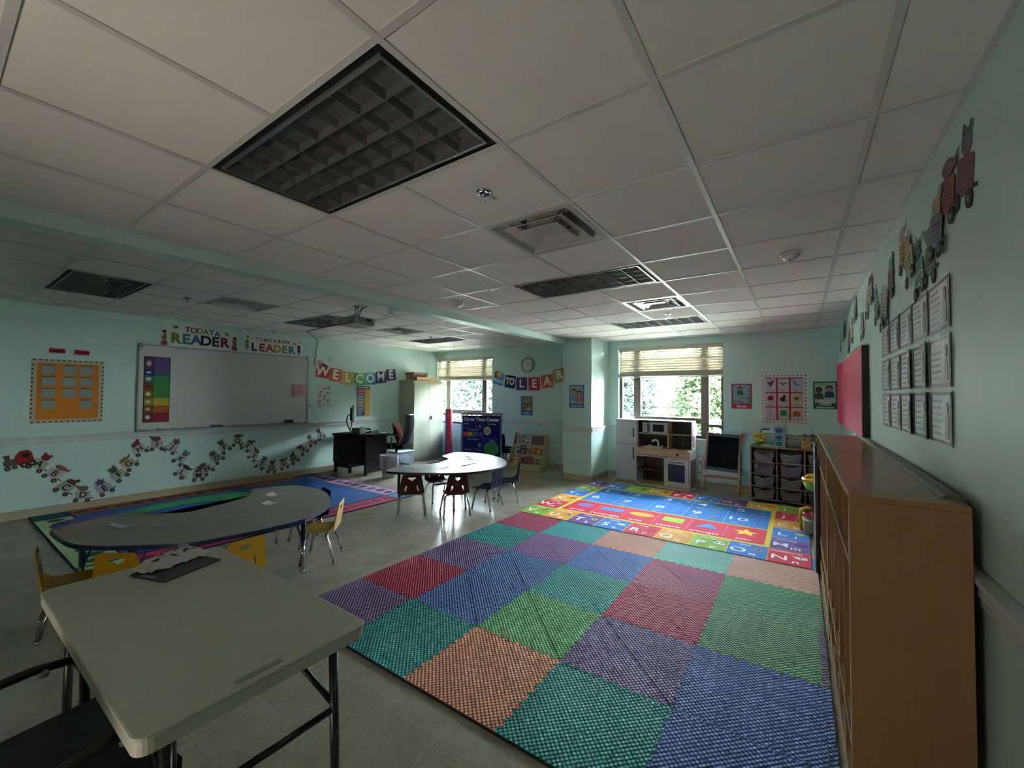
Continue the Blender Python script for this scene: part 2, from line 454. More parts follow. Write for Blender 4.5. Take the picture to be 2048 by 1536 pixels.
# ---------------------------------------------------------------- windows
def glass():
    m = bpy.data.materials.new('window_glass'); m.use_nodes = True
    n = m.node_tree.nodes; l = m.node_tree.links; n.clear()
    o = n.new('ShaderNodeOutputMaterial'); t = n.new('ShaderNodeBsdfTransparent'); g = n.new('ShaderNodeBsdfGlossy'); x = n.new('ShaderNodeMixShader'); fr = n.new('ShaderNodeFresnel')
    t.inputs[0].default_value = (.93, .96, .95, 1); g.inputs['Roughness'].default_value = .02; fr.inputs[0].default_value = 1.3
    l.new(fr.outputs[0], x.inputs[0]); l.new(t.outputs[0], x.inputs[1]); l.new(g.outputs[0], x.inputs[2]); l.new(x.outputs[0], o.inputs[0])
    return m
m_glass = glass()
m_slat = mat('cream_blind_slat', 'C4BBA8', .5, trans=.03)
m_cord = mat('blind_cord', 'D8D3C5', .7)
for k, (a, c) in enumerate(WN):
    Y0, Y1 = YF+.10, YF+.16
    w = B().box(a, a+.045, Y0, Y1, WZ0, WZ1).box(c-.045, c, Y0, Y1, WZ0, WZ1).box(a+.045, c-.045, Y0, Y1, WZ1-.05, WZ1).box(a+.045, c-.045, Y0, Y1, WZ0, WZ0+.055)
    win = struct('window_%d' % (k+1), w, m_alu)
    m1, m2 = a+.27, c-.355
    for x in (m1, m2): B().box(x, x+.125, Y0-.02, Y1-.001, WZ0+.056, WZ1-.051).build('mullion', m_alu, win, bevel=.004)
    B().box(m1+.126, m2-.001, Y0-.01, Y1, 1.05, 1.15).box(m1+.126, m2-.001, Y0, Y0+.02, 1.315, 1.327).build('middle_rail', m_alu, win)
    B().box(a+.046, m1-.001, Y0, Y1, 1.0, 1.05).box(m2+.126, c-.046, Y0, Y1, 1.0, 1.05).build('side_rail', m_alu, win)
    xs3 = [(a+.046, m1-.001), (m1+.126, m2-.001), (m2+.126, c-.046)]
    for x0_, x1_ in xs3:
        lo = 1.05 if x1_-x0_ < .5 else 1.15
        B().box(x0_+.001, x1_-.001, Y0+.03, Y0+.036, lo+.001, WZ1-.052).build('pane', m_glass, win)
        B().box(x0_+.001, x1_-.001, Y0+.03, Y0+.036, WZ0+.057, (1.0 if lo < 1.1 else 1.05)-.001).build('pane', m_glass, win)
        if x1_-x0_ > .5:
            for q in (x0_+.12, x1_-.16): B().box(q, q+.05, Y0-.035, Y0-.0105, 1.152, 1.165).build('latch', m_white, win)
    B().box(a, c, YF-.012, Y0, WZ0-.03, WZ0).build('sill', m_rail, win, bevel=.004)
    # blind
    nm = 'lowered over the top of the window above the %s' % ('round-cornered steel cabinet and the blue chart' if k == 0 else 'toy kitchen')
    nm = ('cream slatted blind over the top of the window behind the steel cabinet' if k == 0 else 'cream slatted blind over the top of the window above the toy kitchen')
    bl = thing('window_blind', nm, 'blind', ((a+c)/2, YF+.045, WZ1), group='half-raised slatted blinds')
    hw = (c-a)/2-.012
    B().box(-hw, hw, -.028, .028, -.045, -.002).build('headrail', mat('blind_headrail', 'C9C2B2', .5), bl, bevel=.003)
    B().box(-hw+.002, hw-.002, -.034, -.0285, -.075, -.004).build('valance', m_slat, bl)
    sl = None
    for q in range(9):
        if sl is None:
            t = B()
            t.sheet(lambda u, v: ((u*2-1)*hw, (v-.5)*.053, .003*math.sin(PI*v)), 1, 4, .0025)
            sl = t.build('slat', m_slat, bl)
            o = sl
        else: o = copy_tree(sl, bl)
        o.location = (0, 0, -.105-q*.045); o.rotation_euler = (math.radians((-44 if q in (0, 1, 2, 4) else -60)+5*math.sin(q*1.3)), 0, 0)
    for q in range(12):
        o = copy_tree(sl, bl); o.location = (0, rnd.uniform(-.002, .002), -.492-q*.0042); o.rotation_euler = (math.radians(-2), 0, 0)
    B().box(-hw, hw, -.025, .025, -.562, -.545).build('bottom_rail', m_slat, bl, bevel=.003)
    t = B()
    for x in (-hw*.8, -hw*.25, hw*.25, hw*.8):
        for y in (-.03, .03): B().tube([(x, y, -.04), (x, y, -.55)], .0012, 4).build('ladder_cord', m_cord, bl)
    B().tube([(hw*.93, -.04, -.05), (hw*.93, -.042, -.9)], .0016, 5).build('pull_cord', m_cord, bl)

# ---------------------------------------------------------------- outside
m_leafA = mat('leaf_light_green', '29341A', .6, noise_amt=.35, noise_scale=1.5, trans=.4)
m_leafB = mat('leaf_mid_green', '202C1A', .6, noise_amt=.35, noise_scale=1.5, trans=.35)
m_leafC = mat('leaf_blue_green', '1F2D28', .6, noise_amt=.3, noise_scale=1.5, trans=.3)
m_bark = mat('bark', '7A6A55', .9, noise_amt=.3)
struct('ground', B().box(-30, 20, YF+.23, 40, -.6, -.35), mat('pale_paving', 'C8C4B4', .95, noise_amt=.25, noise_scale=2))
def crown(R, H, n, seed, m, name, parent):
    r = random.Random(seed); b = B()
    for _ in range(n):
        t = r.uniform(0, 2*PI); h = r.uniform(0, 1); rad = R*math.sqrt(r.uniform(.15, 1))*(math.sin(PI*min(.97, .22+h*.75))**.5)
        rad *= .84+.15*math.sin(5*t+seed)*math.sin(4*h*PI)
        p = Vector((rad*math.cos(t), rad*math.sin(t), H*h)); s_ = r.uniform(.05, .125)
        a = Vector((r.gauss(0, 1), r.gauss(0, 1), r.gauss(0, .6))).normalized(); c = a.orthogonal().normalized()
        b.add([p-a*s_, p-c*s_*.45, p+a*s_, p+c*s_*.45], [(0, 1, 2, 3)])
    o = b.build(name, m, parent); o['kind'] = 'stuff'
    return o
TREES = [(-14.6, 13.4, 1.85, 3.3, 'A'), (-10.8, 13.0, 1.85, 3.1, 'C'), (-7.0, 13.4, 1.8, 3.2, 'A'), (-3.9, 12.8, 1.2, 3.0, 'C'), (-1.35, 12.9, 1.25, 3.2, 'A'), (1.4, 13.2, 1.4, 3.1, 'B'), (-16.5, 18.4, 2.6, 4.0, 'B'), (-11.2, 18.4, 2.5, 4.2, 'A'), (-5.9, 18.4, 2.5, 4.0, 'B'), (-.8, 18.4, 2.4, 4.1, 'C'), (4.2, 18.4, 2.4, 4.0, 'A')]
tl = {'A': ('pale yellow-green', m_leafA), 'B': ('mid green', m_leafB), 'C': ('blue-green', m_leafC)}
where = ['in the front row, furthest left', 'in the front row straight beyond the left window', 'in the front row between the two windows', 'in the front row left in the toy kitchen window', 'in the front row in the middle of the toy kitchen window', 'in the front row at the right, past the window edge', 'in the back row, furthest left', 'in the back row beyond the left window', 'in the back row between the windows', 'in the back row beyond the toy kitchen window', 'in the back row, furthest right']
for q, (x, y, R, H, c) in enumerate(TREES):
    t = thing('tree', '%s leafy tree %s' % (tl[c][0], where[q]), 'tree', (x, y, -.35), group='trees outside the windows')
    B().tube([(0, 0, 0), (.05, 0, 1.2), (-.03, .05, 2.2), (0, 0, H*.8)], .14, 8, r2=.03).build('trunk', m_bark, t)
    o = crown(R, H, 13000, q+3, tl[c][1], 'foliage', t); o.location = (0, 0, .30)
b_ = B()
fn = thing('fence', 'low white metal railing fence outside the windows', 'fence', (-6, 9.2, -.35))
B().box(-9, 10, -.02, .02, 1.30, 1.34).box(-9, 10, -.015, .015, .25, .28).build('rail', m_white, fn)
pk = None
for q in range(96):
    if pk is None: pk = B().box(-.012, .012, -.012, .012, 0, 1.30).build('picket', m_white, fn); o = pk
    else: o = copy_tree(pk, fn)
    o.location = (-9+q*.2, 0, 0)
# ================================================================ ceiling equipment
m_louv = mat('brushed_aluminium_louver', 'A0A2A2', .3, metal=.7)
m_hous = mat('dark_fixture_housing', '55565A', .5, metal=.3)
def light_fixture(i, j, z, label):
    t = thing('ceiling_light', label, 'ceiling light', (i*U, j*U, z), group='recessed louvered ceiling lights')
    w, h = 2*U, U
    b = B()
    for a, c, d, e in ((.012, .042, .012, h-.012), (w-.042, w-.012, .012, h-.012), (.042, w-.042, .012, .042), (.042, w-.042, h-.042, h-.012)):
        b.box(a, c, d, e, .010, .014)
    b.box(.012, .016, .012, h-.012, .014, .13).box(w-.016, w-.012, .012, h-.012, .014, .13).box(.016, w-.016, .012, .016, .014, .13).box(.016, w-.016, h-.016, h-.012, .014, .13).box(.012, w-.012, .012, h-.012, .13, .135)
    b.build('housing', mat('black_reveal', '0C0C0D', .6), t)
    b = B()
    for a, c, d, e in ((.042, .054, .042, h-.042), (w-.054, w-.042, .042, h-.042), (.054, w-.054, .042, .054), (.054, w-.054, h-.054, h-.042)):
        b.box(a, c, d, e, -.001, .099)
    b.build('frame', m_louv, t)
    B().box(.0545, w-.0545, .0545, h-.0545, .056, .060).build('reflector', mat('reflector_grey', '7C7E7E', .3, metal=.5), t)
    lb = None
    for k in range(1, 8):
        x = .05+(w-.1)*k/8
        if lb is None: lb = B().prism([(-.001, 0), (.001, 0), (.002, .038), (-.002, .038)], .0545, h-.0545, ax='y').build('louver_blade', m_louv, t); o = lb
        else: o = copy_tree(lb, t)
        o.location = (x, 0, 0)
    lc = None
    for k in range(1, 4):
        y = .05+(h-.1)*k/4
        if lc is None: lc = B().prism([(-.001, .0005), (.001, .0005), (.002, .036), (-.002, .036)], .0545, w-.0545, ax='x').build('cross_blade', m_louv, t); o = lc
        else: o = copy_tree(lc, t)
        o.location = (0, y, 0)
    return t
L = [(-2, -1, ZC, 'large unlit louvered ceiling light nearest the camera'), (-2, 3, ZC, 'louvered ceiling light beyond the near air diffuser'), (-2, 7, ZC, 'louvered ceiling light nearest the toy kitchen window'),
     (-9, -1, ZL, 'dark louvered ceiling light left of the beam, above the orange pocket chart'), (-9, 3, ZL, 'louvered ceiling light behind the projector'), (-9, 7, ZL, 'louvered ceiling light by the window in the far left corner')]
for a in L: light_fixture(*a)
m_dif = mat('white_enamel_diffuser', 'B9B8B2', .25, spec=.6)
def diffuser(i, j, z, label):
    t = thing('air_diffuser', label, 'air vent', ((i+.5)*U, (j+.5)*U, z), group='square ceiling air diffusers')
    h = U/2-.012
    def ring(b, a0, z0, a1, z1, th=.003):
        for k in range(4):
            R = Matrix.Rotation(k*PI/2, 4, 'Z'); s = B(); s.mt = R
            s.sheet(lambda u, v: ((u*2-1)*(a0+(a1-a0)*v), -(a0+(a1-a0)*v), z0+(z1-z0)*v), 1, 1, th, sm=False)
            b.add(s.v, s.f, 0)
    b = B(); ring(b, h, 0, h-.03, 0); ring(b, h-.03, 0, h-.055, .05); ring(b, h-.055, .05, .13, .06); b.build('frame', m_dif, t)
    B().lathe([(.135, .06), (.135, .16)], n=28).build('duct_collar', m_dif, t)
    B().lathe([(.0, .155), (.13, .155)], n=28).build('duct_opening', mat('duct_black', '050505', .9), t)
    b = B(); ring(b, .20, -.002, .135, .032); ring(b, .20, -.002, .207, -.002); b.build('cone', m_dif, t)
    b = B(); ring(b, .135, -.006, .085, .022); b.box(-.09, .09, -.09, .09, .02, .023); b.build('cone', m_dif, t)
    b = B()
    for a, c in ((1, 1), (1, -1), (-1, 1), (-1, -1)): b.tube([(a*.09, c*.09, .02), (a*.22, c*.22, .035)], .004, 5)
    b.build('bracket', m_chrome, t)
diffuser(-1, 1, ZC, 'square white air diffuser nearest the camera, by the sprinkler')
diffuser(-1, 5, ZC, 'bright square air diffuser between the two far louvered lights')
diffuser(-8, 1, ZL, 'square air diffuser above the reader poster')
diffuser(-8, 5, ZL, 'square air diffuser beyond the projector, left side')
def sprinkler(x, y, z, label):
    t = thing('sprinkler', label, 'sprinkler', (x, y, z), group='ceiling sprinkler heads')
    B().lathe([(.038, .002), (.036, -.004), (.022, -.006), (.02, .001)], n=20).build('escutcheon', m_chrome, t)
    B().tube([(0, 0, .01), (0, 0, -.022)], .008, 8).build('body', m_chrome, t)
    b = B()
    for s_ in (-1, 1): b.tube([(s_*.007, 0, -.018), (s_*.012, 0, -.03), (0, 0, -.043)], .002, 5)
    b.build('frame_arm', m_chrome, t)
    B().lathe([(.016, -.044), (.016, -.046)], n=12).build('deflector', m_chrome, t)
sprinkler(-.314, .272, ZC, 'chrome sprinkler head beside the large near light')
sprinkler(-.337, 3.972, ZC, 'small sprinkler head by the far right louvered light')
sprinkler(-4.708, .397, ZL, 'small sprinkler head right of the dark left light')
sprinkler(-4.645, 4.13, ZL, 'small sprinkler head above the welcome banner')
def detector(x, y, z, label, r=.055):
    t = thing('smoke_detector', label, 'smoke detector', (x, y, z), group='ceiling detectors')
    B().lathe([(r*1.1, .002), (r*1.1, -.012), (r, -.016)], n=24).build('base', m_white, t)
    B().lathe([(r*.95, -.016), (r*.85, -.03), (r*.7, -.043), (r*.35, -.047), (0.001, -.047)], n=24).build('cover', m_white, t)
    B().lathe([(r*.2, -.047), (r*.18, -.052), (.001, -.053)], n=12).build('sensor', m_grey, t)
detector(.947, 2.182, ZC, 'white round detector on the ceiling at the right side')
detector(-2.114, 2.074, ZC, 'white round detector right beside the ceiling beam', .06)
detector(-3.303, 2.15, ZL, 'white round detector between projector and beam', .06)
detector(-6.40, 2.155, ZL, 'small white detector above the leader poster', .04)
t = thing('ceiling_hook', 'small wire hook hanging below the far left light', 'hook', (-4.888, 5.022, ZL))
B().tube([(0, 0, .005), (0, 0, -.05)], .002, 5).build('wire', m_grey, t)
B().tube([(0, 0, -.05), (.014, 0, -.075), (.012, 0, -.13), (-.012, 0, -.13), (-.014, 0, -.075), (0, 0, -.05)], .003, 5).build('loop', m_grey, t)

# projector
t = thing('projector', 'grey projector hanging from the ceiling near the whiteboard', 'projector', (-3.42, 1.70, 2.395))
t.rotation_euler = (0, 0, math.radians(-2))
m_pj = mat('projector_grey', '6D6A68', .5)
b = B()
b.sheet(lambda u, v: ((u-.5)*.34, (v-.5)*.28, .035+.03*math.sin(PI*u)*math.sin(PI*v)), 8, 8, .004)
b.box(-.17, .17, -.14, .14, -.045, .033)
b.build('body', m_pj, t, bevel=.008)
B().box(-.165, .165, -.135, .135, -.05, -.0455).build('bottom_cover', mat('projector_light_grey', 'A9A39F', .45), t)
B().lathe([(.034, 0), (.036, .02), (.026, .02), (.02, .006), (.001, .004)], n=18).build('lens', m_dark, t).matrix_local = Matrix.Translation((-.172, .05, 0)) @ Matrix.Rotation(-PI/2, 4, 'Y')
B().box(.1705, .172, .02, .10, -.01, .02).build('vent_panel', m_dark, t)
B().box(.1705, .173, -.06, -.02, -.01, .01).build('connector', m_chrome, t)
b = B()
for s_ in (-1, 1): b.tube([(s_*.022, 0, .06), (s_*.022, 0, .19)], .008, 8)
b.box(-.05, .05, -.04, .04, .185, .196); b.box(-.04, .04, -.04, .04, .055, .066)
b.build('ceiling_mount', m_chrome, t)
B().tube([(.174, -.1, -.02), (.20, -.10, 0), (.215, -.09, .08), (.21, -.06, .15), (.20, -.05, .196)], .004, 6).build('cable', m_dark, t)
o = tag(B().tube([(-3.30, 1.75, ZL-.006), (-4.6, 2.3, ZL-.008), (-6.0, 2.5, ZL-.006), (XL+.02, 3.02, ZL-.01), (XL+.012, 3.06, ZL-.03), (XL+.01, 3.07, 2.45), (XL+.012, 3.04, 2.3), (XL+.012, 3.045, 2.215)], .005, 6).build('projector_cable', m_dark), 'thin black cable running from the ceiling down the wall to the box', 'cable')
# ================================================================ things on the left wall
m_ink = paper('1B1B1F'); m_pw = paper('D9DCD8')
t = thing('whiteboard', 'large whiteboard in an aluminium frame on the left wall', 'whiteboard', M=onleft(.44, .975))
w, h = 2.45, 1.225
B().box(.018, w-.018, .018, h-.018, 0, .012).build('writing_surface', mat('whiteboard_enamel', 'C7C8C2', .25, spec=.5), t)
B().box(0, w, 0, .018, 0, .018).box(0, w, h-.018, h, 0, .018).box(0, .018, .018, h-.018, 0, .018).box(w-.018, w, .018, h-.018, 0, .018).build('frame', mat('satin_aluminium', '9A9DA0', .35, metal=.8), t)
B().box(0, w, -.012, 0, 0, .07).box(0, w, 0, .012, .062, .07).build('tray', mat('satin_aluminium'), t, bevel=.002)
for x in (.004, w-.05): B().box(x, x+.045, h-.05, h+.012, .018, .026).build('corner_cap', m_grey, t, bevel=.003)
for (x, lb) in ((.88, 'black felt eraser on the whiteboard tray, left one'), (2.02, 'black felt eraser standing on the whiteboard tray, right one')):
    e = thing('whiteboard_eraser', lb, 'eraser', M=onleft(.44+x, .9755, .022), group='whiteboard erasers')
    if x < 1: B().box(0, .17, .002, .026, 0, .038).build('felt', m_dark, e, bevel=.004); B().box(.003, .167, .0265, .04, .003, .035).build('handle', m_grey, e, bevel=.004)
    else: B().box(0, .15, .002, .05, 0, .034).build('felt', m_dark, e, bevel=.004); B().box(.003, .147, .0505, .066, .003, .03).build('handle', m_dark, e, bevel=.004)
for k, (x, c, nm) in enumerate(((.12, '2A2A2E', 'black'), (.3, '2A2A2E', 'black'), (.45, '7A2A2A', 'red'), (1.66, '2A2A2E', 'black'), (2.28, '3A3A7A', 'blue'))):
    e = thing('marker', '%s marker pen on the whiteboard tray, %s' % (nm, ['near its left end', 'left of the low eraser', 'closest to the low eraser on its left', 'left of the standing eraser', 'near the right end'][k]), 'marker', M=onleft(.44+x, .985, .045), group='markers on the tray')
    B().tube([(0, 0, 0), (.09, 0, 0)], .008, 8).build('barrel', m_pw, e); B().tube([(.091, 0, 0), (.125, 0, 0)], .0085, 8).build('cap', paper(c), e)

# behaviour rainbow chart on the whiteboard
t = thing('behaviour_chart', 'tall rainbow banded chart with picture column at left end of whiteboard', 'chart', M=onleft(.505, 1.09, .0145))
w, h = .30, .94
B().box(0, w, 0, h, 0, .002).build('backing', paper('20222A'), t)
bands = [('5B4A7C', .19), ('5B4A7C', .085), ('3C7F4C', .11), ('3F8440', .115), ('3F8440', .12), ('B9A23A', .115), ('A35A2E', .105), ('8E2333', .14)]
left = ['5A3A6A', '28406E', '4E7A72', '7A4A30', '7C6A2E', '8E7F3E', '7A4A30', '6A3A2C']
y = h-.008
tot = sum(x[1] for x in bands)
for k, (c, f) in enumerate(bands):
    d = (h-.016)*f/tot
    B().rect(.115, y-d, w-.008, y, .002, 0).build('colour_band', paper(c), t)
    q = B().rect(.010, y-d+.002, .112, y-.002, .002, 0).build('picture', paper(left[k]), t)
    g = B(); g.ell(.055, y-d/2, .028, d*.22, .0032).build('figure', paper(['B9A58C', 'A9C0D8', 'C9CFC9', '5A2A20', 'D0C79C', 'C9B98C', 'C9A98C', 'C9C0A8'][k]), q)
    y -= d
t = thing('note_paper', 'pink handwritten sheet taped at right end of the whiteboard', 'paper', M=onleft(2.575, 1.455, .0145))
B().sheet(lambda u, v: (u*.27, v*.235, .002+.006*(1-u)**3), 6, 1, .0008).build('sheet', paper('C797A0'), t)
b = B()
for k in range(7): b.box(.06+.01*(k % 2), .22-.015*(k*3 % 4), .19-k*.022, .195-k*.022, .0035, .004)
b.build('writing', paper('9A5A70'), t)

def letters(parent, txt, x, y, size, cols, z=.0026, bold=.03, step=None, name='letter', wide=1):
    for k, ch in enumerate(txt):
        if ch != ' ':
            B().text(ch, size, x+k*step, y, z, bold=bold, wide=wide).build(name, paper(cols[k % len(cols)]), parent)
def kid_icon(b, x, y, s, ms, z):
    """tiny standing child figure: head, hair, body, legs"""
    b.prism([(x-s*.22, y), (x+s*.22, y), (x+s*.12, y+s*.5), (x-s*.12, y+s*.5)], z, z+.001, ms[1])
    b.box(x-s*.1, x-s*.03, y-s*.35, y, z, z+.001, ms[0]); b.box(x+s*.03, x+s*.1, y-s*.35, y, z, z+.001, ms[0])
    b.prism([(x-s*.3, y+s*.62), (x-s*.26, y+s*.66), (x-s*.05, y+s*.42), (x-s*.1, y+s*.36)], z, z+.001, ms[0])
    b.ell(x, y+s*.68, s*.2, s*.2, z, ms[2], 14); b.ell(x, y+s*.64, s*.15, s*.15, z+.0012, ms[0], 14)
# posters above the whiteboard
t = thing('poster', 'white poster reading TODAY A READER above the whiteboard', 'poster', M=onleft(.69, 2.206, .001, 0))
B().box(0, .995, 0, .335, 0, .002).build('sheet', m_pw, t)
letters(t, 'TODAY', .315, .262, .115, ['7A2330', '8C3A34', 'A5794A', '6E7F3A', '2E6A66'], step=.078)
letters(t, 'A', .705, .245, .115, ['2E5A7A'], step=.1)
letters(t, 'READER', .17, .115, .205, ['5E7F2E', '2E7F60', '38608C', '1B1F33', '4A1F33', '7A1F30'], step=.128, bold=.04)
for s_, x in ((1, .035), (-1, .955)):
    q = B()
    for k, (wd, ht, c) in enumerate(((.075, .045, 0), (.055, .035, 1), (.06, .04, 2), (.045, .035, 1), (.05, .04, 3))):
        q.box(x-wd/2+(.012*s_ if k % 2 else 0), x+wd/2, .012+k*.044, .012+k*.044+ht, .002, .0032, c)
    q.build('book_stack_picture', [paper('8C2E2E'), paper('7A4A2E'), paper('5A5A44'), paper('2A3434')], t)
B().ell(.165, .285, .032, .02, .002, 0, rot=.3).prism([(.15, .27), (.2, .285), (.185, .305)], .0033, .004, 1).build('cap_picture', [paper('8A8478'), paper('7A2A33')], t)
B().prism([(.81, .30), (.875, .25), (.85, .235), (.815, .262)], .002, .003).build('hat_picture', paper('46605A'), t)
t = thing('poster', 'white poster reading TOMORROW A LEADER above the whiteboard', 'poster', M=onleft(1.765, 2.20, .001))
B().box(0, 1.01, 0, .33, 0, .002).build('sheet', m_pw, t)
letters(t, 'TOMORROW', .215, .238, .082, ['A5462E', 'A5794A', '5E7F2E', '2E6A66', '38608C', '1B1F33', '4A1F66', '7A1F30'], step=.0745)
letters(t, 'A', .86, .225, .082, ['B5462E'], step=.1)
letters(t, 'LEADER', .175, .10, .185, ['4A1F33', 'A5332E', 'A5462E', 'B08A3A', '6E8F2E', '2E8078'], step=.127, bold=.04)
b = B(); kid_icon(b, .065, .09, .15, (0, 0, 0), .002); b.build('child_figure', [paper('6F8F33')], t)
b = B(); kid_icon(b, .945, .075, .15, (0, 0, 1), .002); b.build('child_figure', [paper('5A2444'), paper('3A1F2A')], t)
for x, y, r, c in ((.075, .275, .03, '2E6A5A'), (.13, .245, .015, '38405A'), (.955, .26, .028, '5E8A5A'), (.90, .235, .014, '38808C')):
    B().prism(star(x, y, r), .002, .003).build('star', paper(c), t)

# orange pocket chart
t = thing('pocket_chart', 'orange bulletin display with grey cards and dotted border on left wall', 'bulletin board', M=onleft(-.54, 1.13))
w, h = .64, .79
B().box(.045, w-.045, .045, h-.045, 0, .002).build('backing_paper', paper('C97A2A'), t)
m_bord = paper('B9AE94')
for k, (x0, y0, x1, y1) in enumerate(((0, 0, w, .048), (0, h-.048, w, h), (0, .049, .048, h-.049), (w-.048, .049, w, h-.049))):
    q = B().rect(x0, y0, x1, y1, .0022).build('border_strip', m_bord, t)
    d = B(); n = 13
    for i in range(n):
        f = (i+.5)/n
        if k < 2: d.ell(x0+(x1-x0)*f, (.012 if k == 0 else h-.012), .011, .009, .0036, 0, 7)
        else: d.ell((.012 if k == 2 else w-.012), y0+(y1-y0)*f, .009, .012, .0036, 0, 7)
    d.build('dots', paper('2E3A33'), q)
q = .145
for c, x in enumerate((.09, .265, .42)):
    for r_ in range(4):
        if c == 1 and r_ == 3: continue
        y = h-.185-r_*q
        B().sheet(lambda u, v, x=x, y=y: (x+u*.115, y+v*.105, .004+.005*(1-v)), 1, 2, .0008, sm=False).build('card', paper('8C9794'), t)
        B().rect(x+.005, y+.108, x+.11, y+.118, .0025).build('card_strip', paper('4A5640'), t)
for y, c, lb, g, rz in ((-.40, 'A32A26', 'small red name card above the orange display', 0, .0), (-.185, '9A1550', 'small magenta name card above the orange display', 0, -.06)):
    t = thing('name_card', lb, 'card', M=onleft(y, 2.0, .001, rz))
    B().prism(rrect(0, 0, .14, .058, .01), 0, .002).build('card', paper(c), t); B().box(.015, .125, .018, .038, .0022, .003).build('writing', paper('6A1A2A'), t)

# WELCOME pennants
t = thing('welcome_banner', 'colourful square pennant banner spelling WELCOME on the left wall', 'banner', M=onleft(3.05, 1.80))
cols = ['A32E33', 'B8503A', 'B09A3A', '4E7F3A', '3F86A3', '3A3F7A', '3F2E55']
for k, ch in enumerate('WELCOME'):
    f = k/6; x = .135+f*1.64; y = .15-.22*math.sin(PI*(f*.92+.04))*.55-.0*f; y = .155-.125*math.sin(PI*f)
    R = Matrix.Translation((x, y, .002+.001*k)) @ Matrix.Rotation(-.14+.25*f if k else -.12, 4, 'Z')
    q = B().prism(rrect(-.135, -.125, .135, .125, .02), 0, .002).build('pennant', paper(cols[k]), t); q.matrix_local = R
    B().text(ch, .26, 0, 0, .0035, bold=.035).build('letter', paper('E2E2DA'), q)
    b = B()
    for n in range(9):
        a = rnd.uniform(0, 6.28); b.ell(.112*(1 if math.cos(a) > 0 else -1)*rnd.uniform(.85, 1.05), .1*math.sin(a*1.3), .007, .009, .0022, 0, 6)
    b.build('confetti', paper('D8D0B8'), q)
q = B().ell(.055, .30, .035, .035, .012, 0).build('balloon_picture', paper('C9C4C4'), t)
q = B().prism([(.09, .31), (.17, .30), (.22, .235), (.15, .24)], .012, .0135).build('hat_picture', paper('4A4258'), t)
B().tube([(.0, .26, .001), (.14, .275, .001), (.45, .215, .001), (.95, .155, .001), (1.45, .215, .001), (1.78, .28, .001), (1.92, .30, .001)], .0016, 4).build('string', m_pw, t)

t = thing('animal_poster', 'white poster with small scattered animal pictures beside the whiteboard', 'poster', M=onleft(3.085, 1.262))
B().box(0, .27, 0, .425, 0, .0015).build('sheet', paper('CFCFC6'), t)
for x, y, a in ((.135, .355, .3), (.22, .375, -.4), (.07, .29, .8), (.21, .27, -.3), (.05, .21, .2), (.15, .215, .5), (.215, .12, .9), (.05, .105, 0), (.14, .155, -.2)):
    b = B().ell(x, y, .022, .012, .0017, 0, 9, rot=a).ell(x+.02, y+.010, .008, .008, .0018, 0, 7)
    for s_ in (-.012, .012): b.box(x+s_-.002, x+s_+.002, y-.02, y, .0017, .0024)
    b.build('animal_picture', paper('4C524C'), t)
b = B().box(.012, .258, .012, .015, .0017, .0022).box(.012, .258, .41, .413, .0017, .0022).box(.012, .015, .012, .413, .0017, .0022).box(.255, .258, .012, .413, .0017, .0022); b.build('border_line', paper('6A7068'), t)
t = thing('calendar_chart', 'narrow chart of coloured strips with yellow right side, above the desk', 'chart', M=onleft(3.945, 1.04))
w, h = .33, .645
B().box(0, w, 0, h, 0, .0015).build('sheet', paper('8A93A0'), t)
B().rect(w*.66, .0, w, h-.065, .0016).build('yellow_panel', paper('C29A2A'), t)
q = B().rect(0, h-.065, w, h, .0016).build('header_strip', paper('34405E'), t); B().box(.03, w-.03, h-.045, h-.02, .003, .0035).build('writing', paper('AEB4BE'), q)
for k, c in enumerate(['B0353E', 'B0353E', '5E8AA5', '5E8AA5', 'B8763A', '7A7548', '4E5C66', '52606A', '3A3560']):
    y = h-.075-(k+1)*.06
    q = B().rect(.02, y, w*.62, y+.055, .0016).build('strip', paper(c), t)
    B().box(.05, w*.55-.02*(k % 3), y+.02, y+.034, .003, .0035).build('writing', paper('C9CCC4'), q)
B().prism(star(w*.82, h-.13, .02, .3, 4), .003, .0035).build('star', m_ink, t)
for y, z, lb in ((3.02, 2.12, 'small wall connection box beside the top right whiteboard corner'),):
    t = thing('connection_box', lb, 'wall box', M=onleft(y+.0, z-.06))
    B().box(0, .05, 0, .14, 0, .035).build('box', mat('ivory_plastic', 'C9C6B4', .4), t, bevel=.004); B().box(.055, .12, .02, .10, 0, .03).build('side_box', m_grey, t, bevel=.004)
def outlet(M, lb):
    t = thing('wall_outlet', lb, 'outlet', M=M, group='wall outlets and plates')
    B().box(-.035, .035, -.057, .057, 0, .005).build('plate', mat('ivory_plastic', 'C9C6B4', .4), t, bevel=.002)
    for y in (-.022, .022): B().prism(rrect(-.015, y-.014, .015, y+.014, .006), .0052, .007).build('socket', mat('beige_socket', 'A8A493', .4), t)
outlet(onleft(3.35, 2.20), 'ivory plate high on the left wall above the welcome banner')
outlet(onfar(-3.18, .40), 'ivory outlet low on the wall right of the book display')
outlet(onfar(-5.95, .42), 'ivory outlet low on the wall under the left window')
t = thing('loose_wire', 'thin dark wire with plug hanging beside the whiteboard', 'wire', M=onleft(2.93, 1.3))
B().tube([(0, 0, .01), (.03, -.03, .012), (.07, -.12, .01), (.10, -.22, .01), (.18, -.30, .01)], .003, 5).build('cord', m_grey, t); B().tube([(-.01, .01, .01), (.012, -.012, .012)], .008, 6).build('plug', m_dark, t)

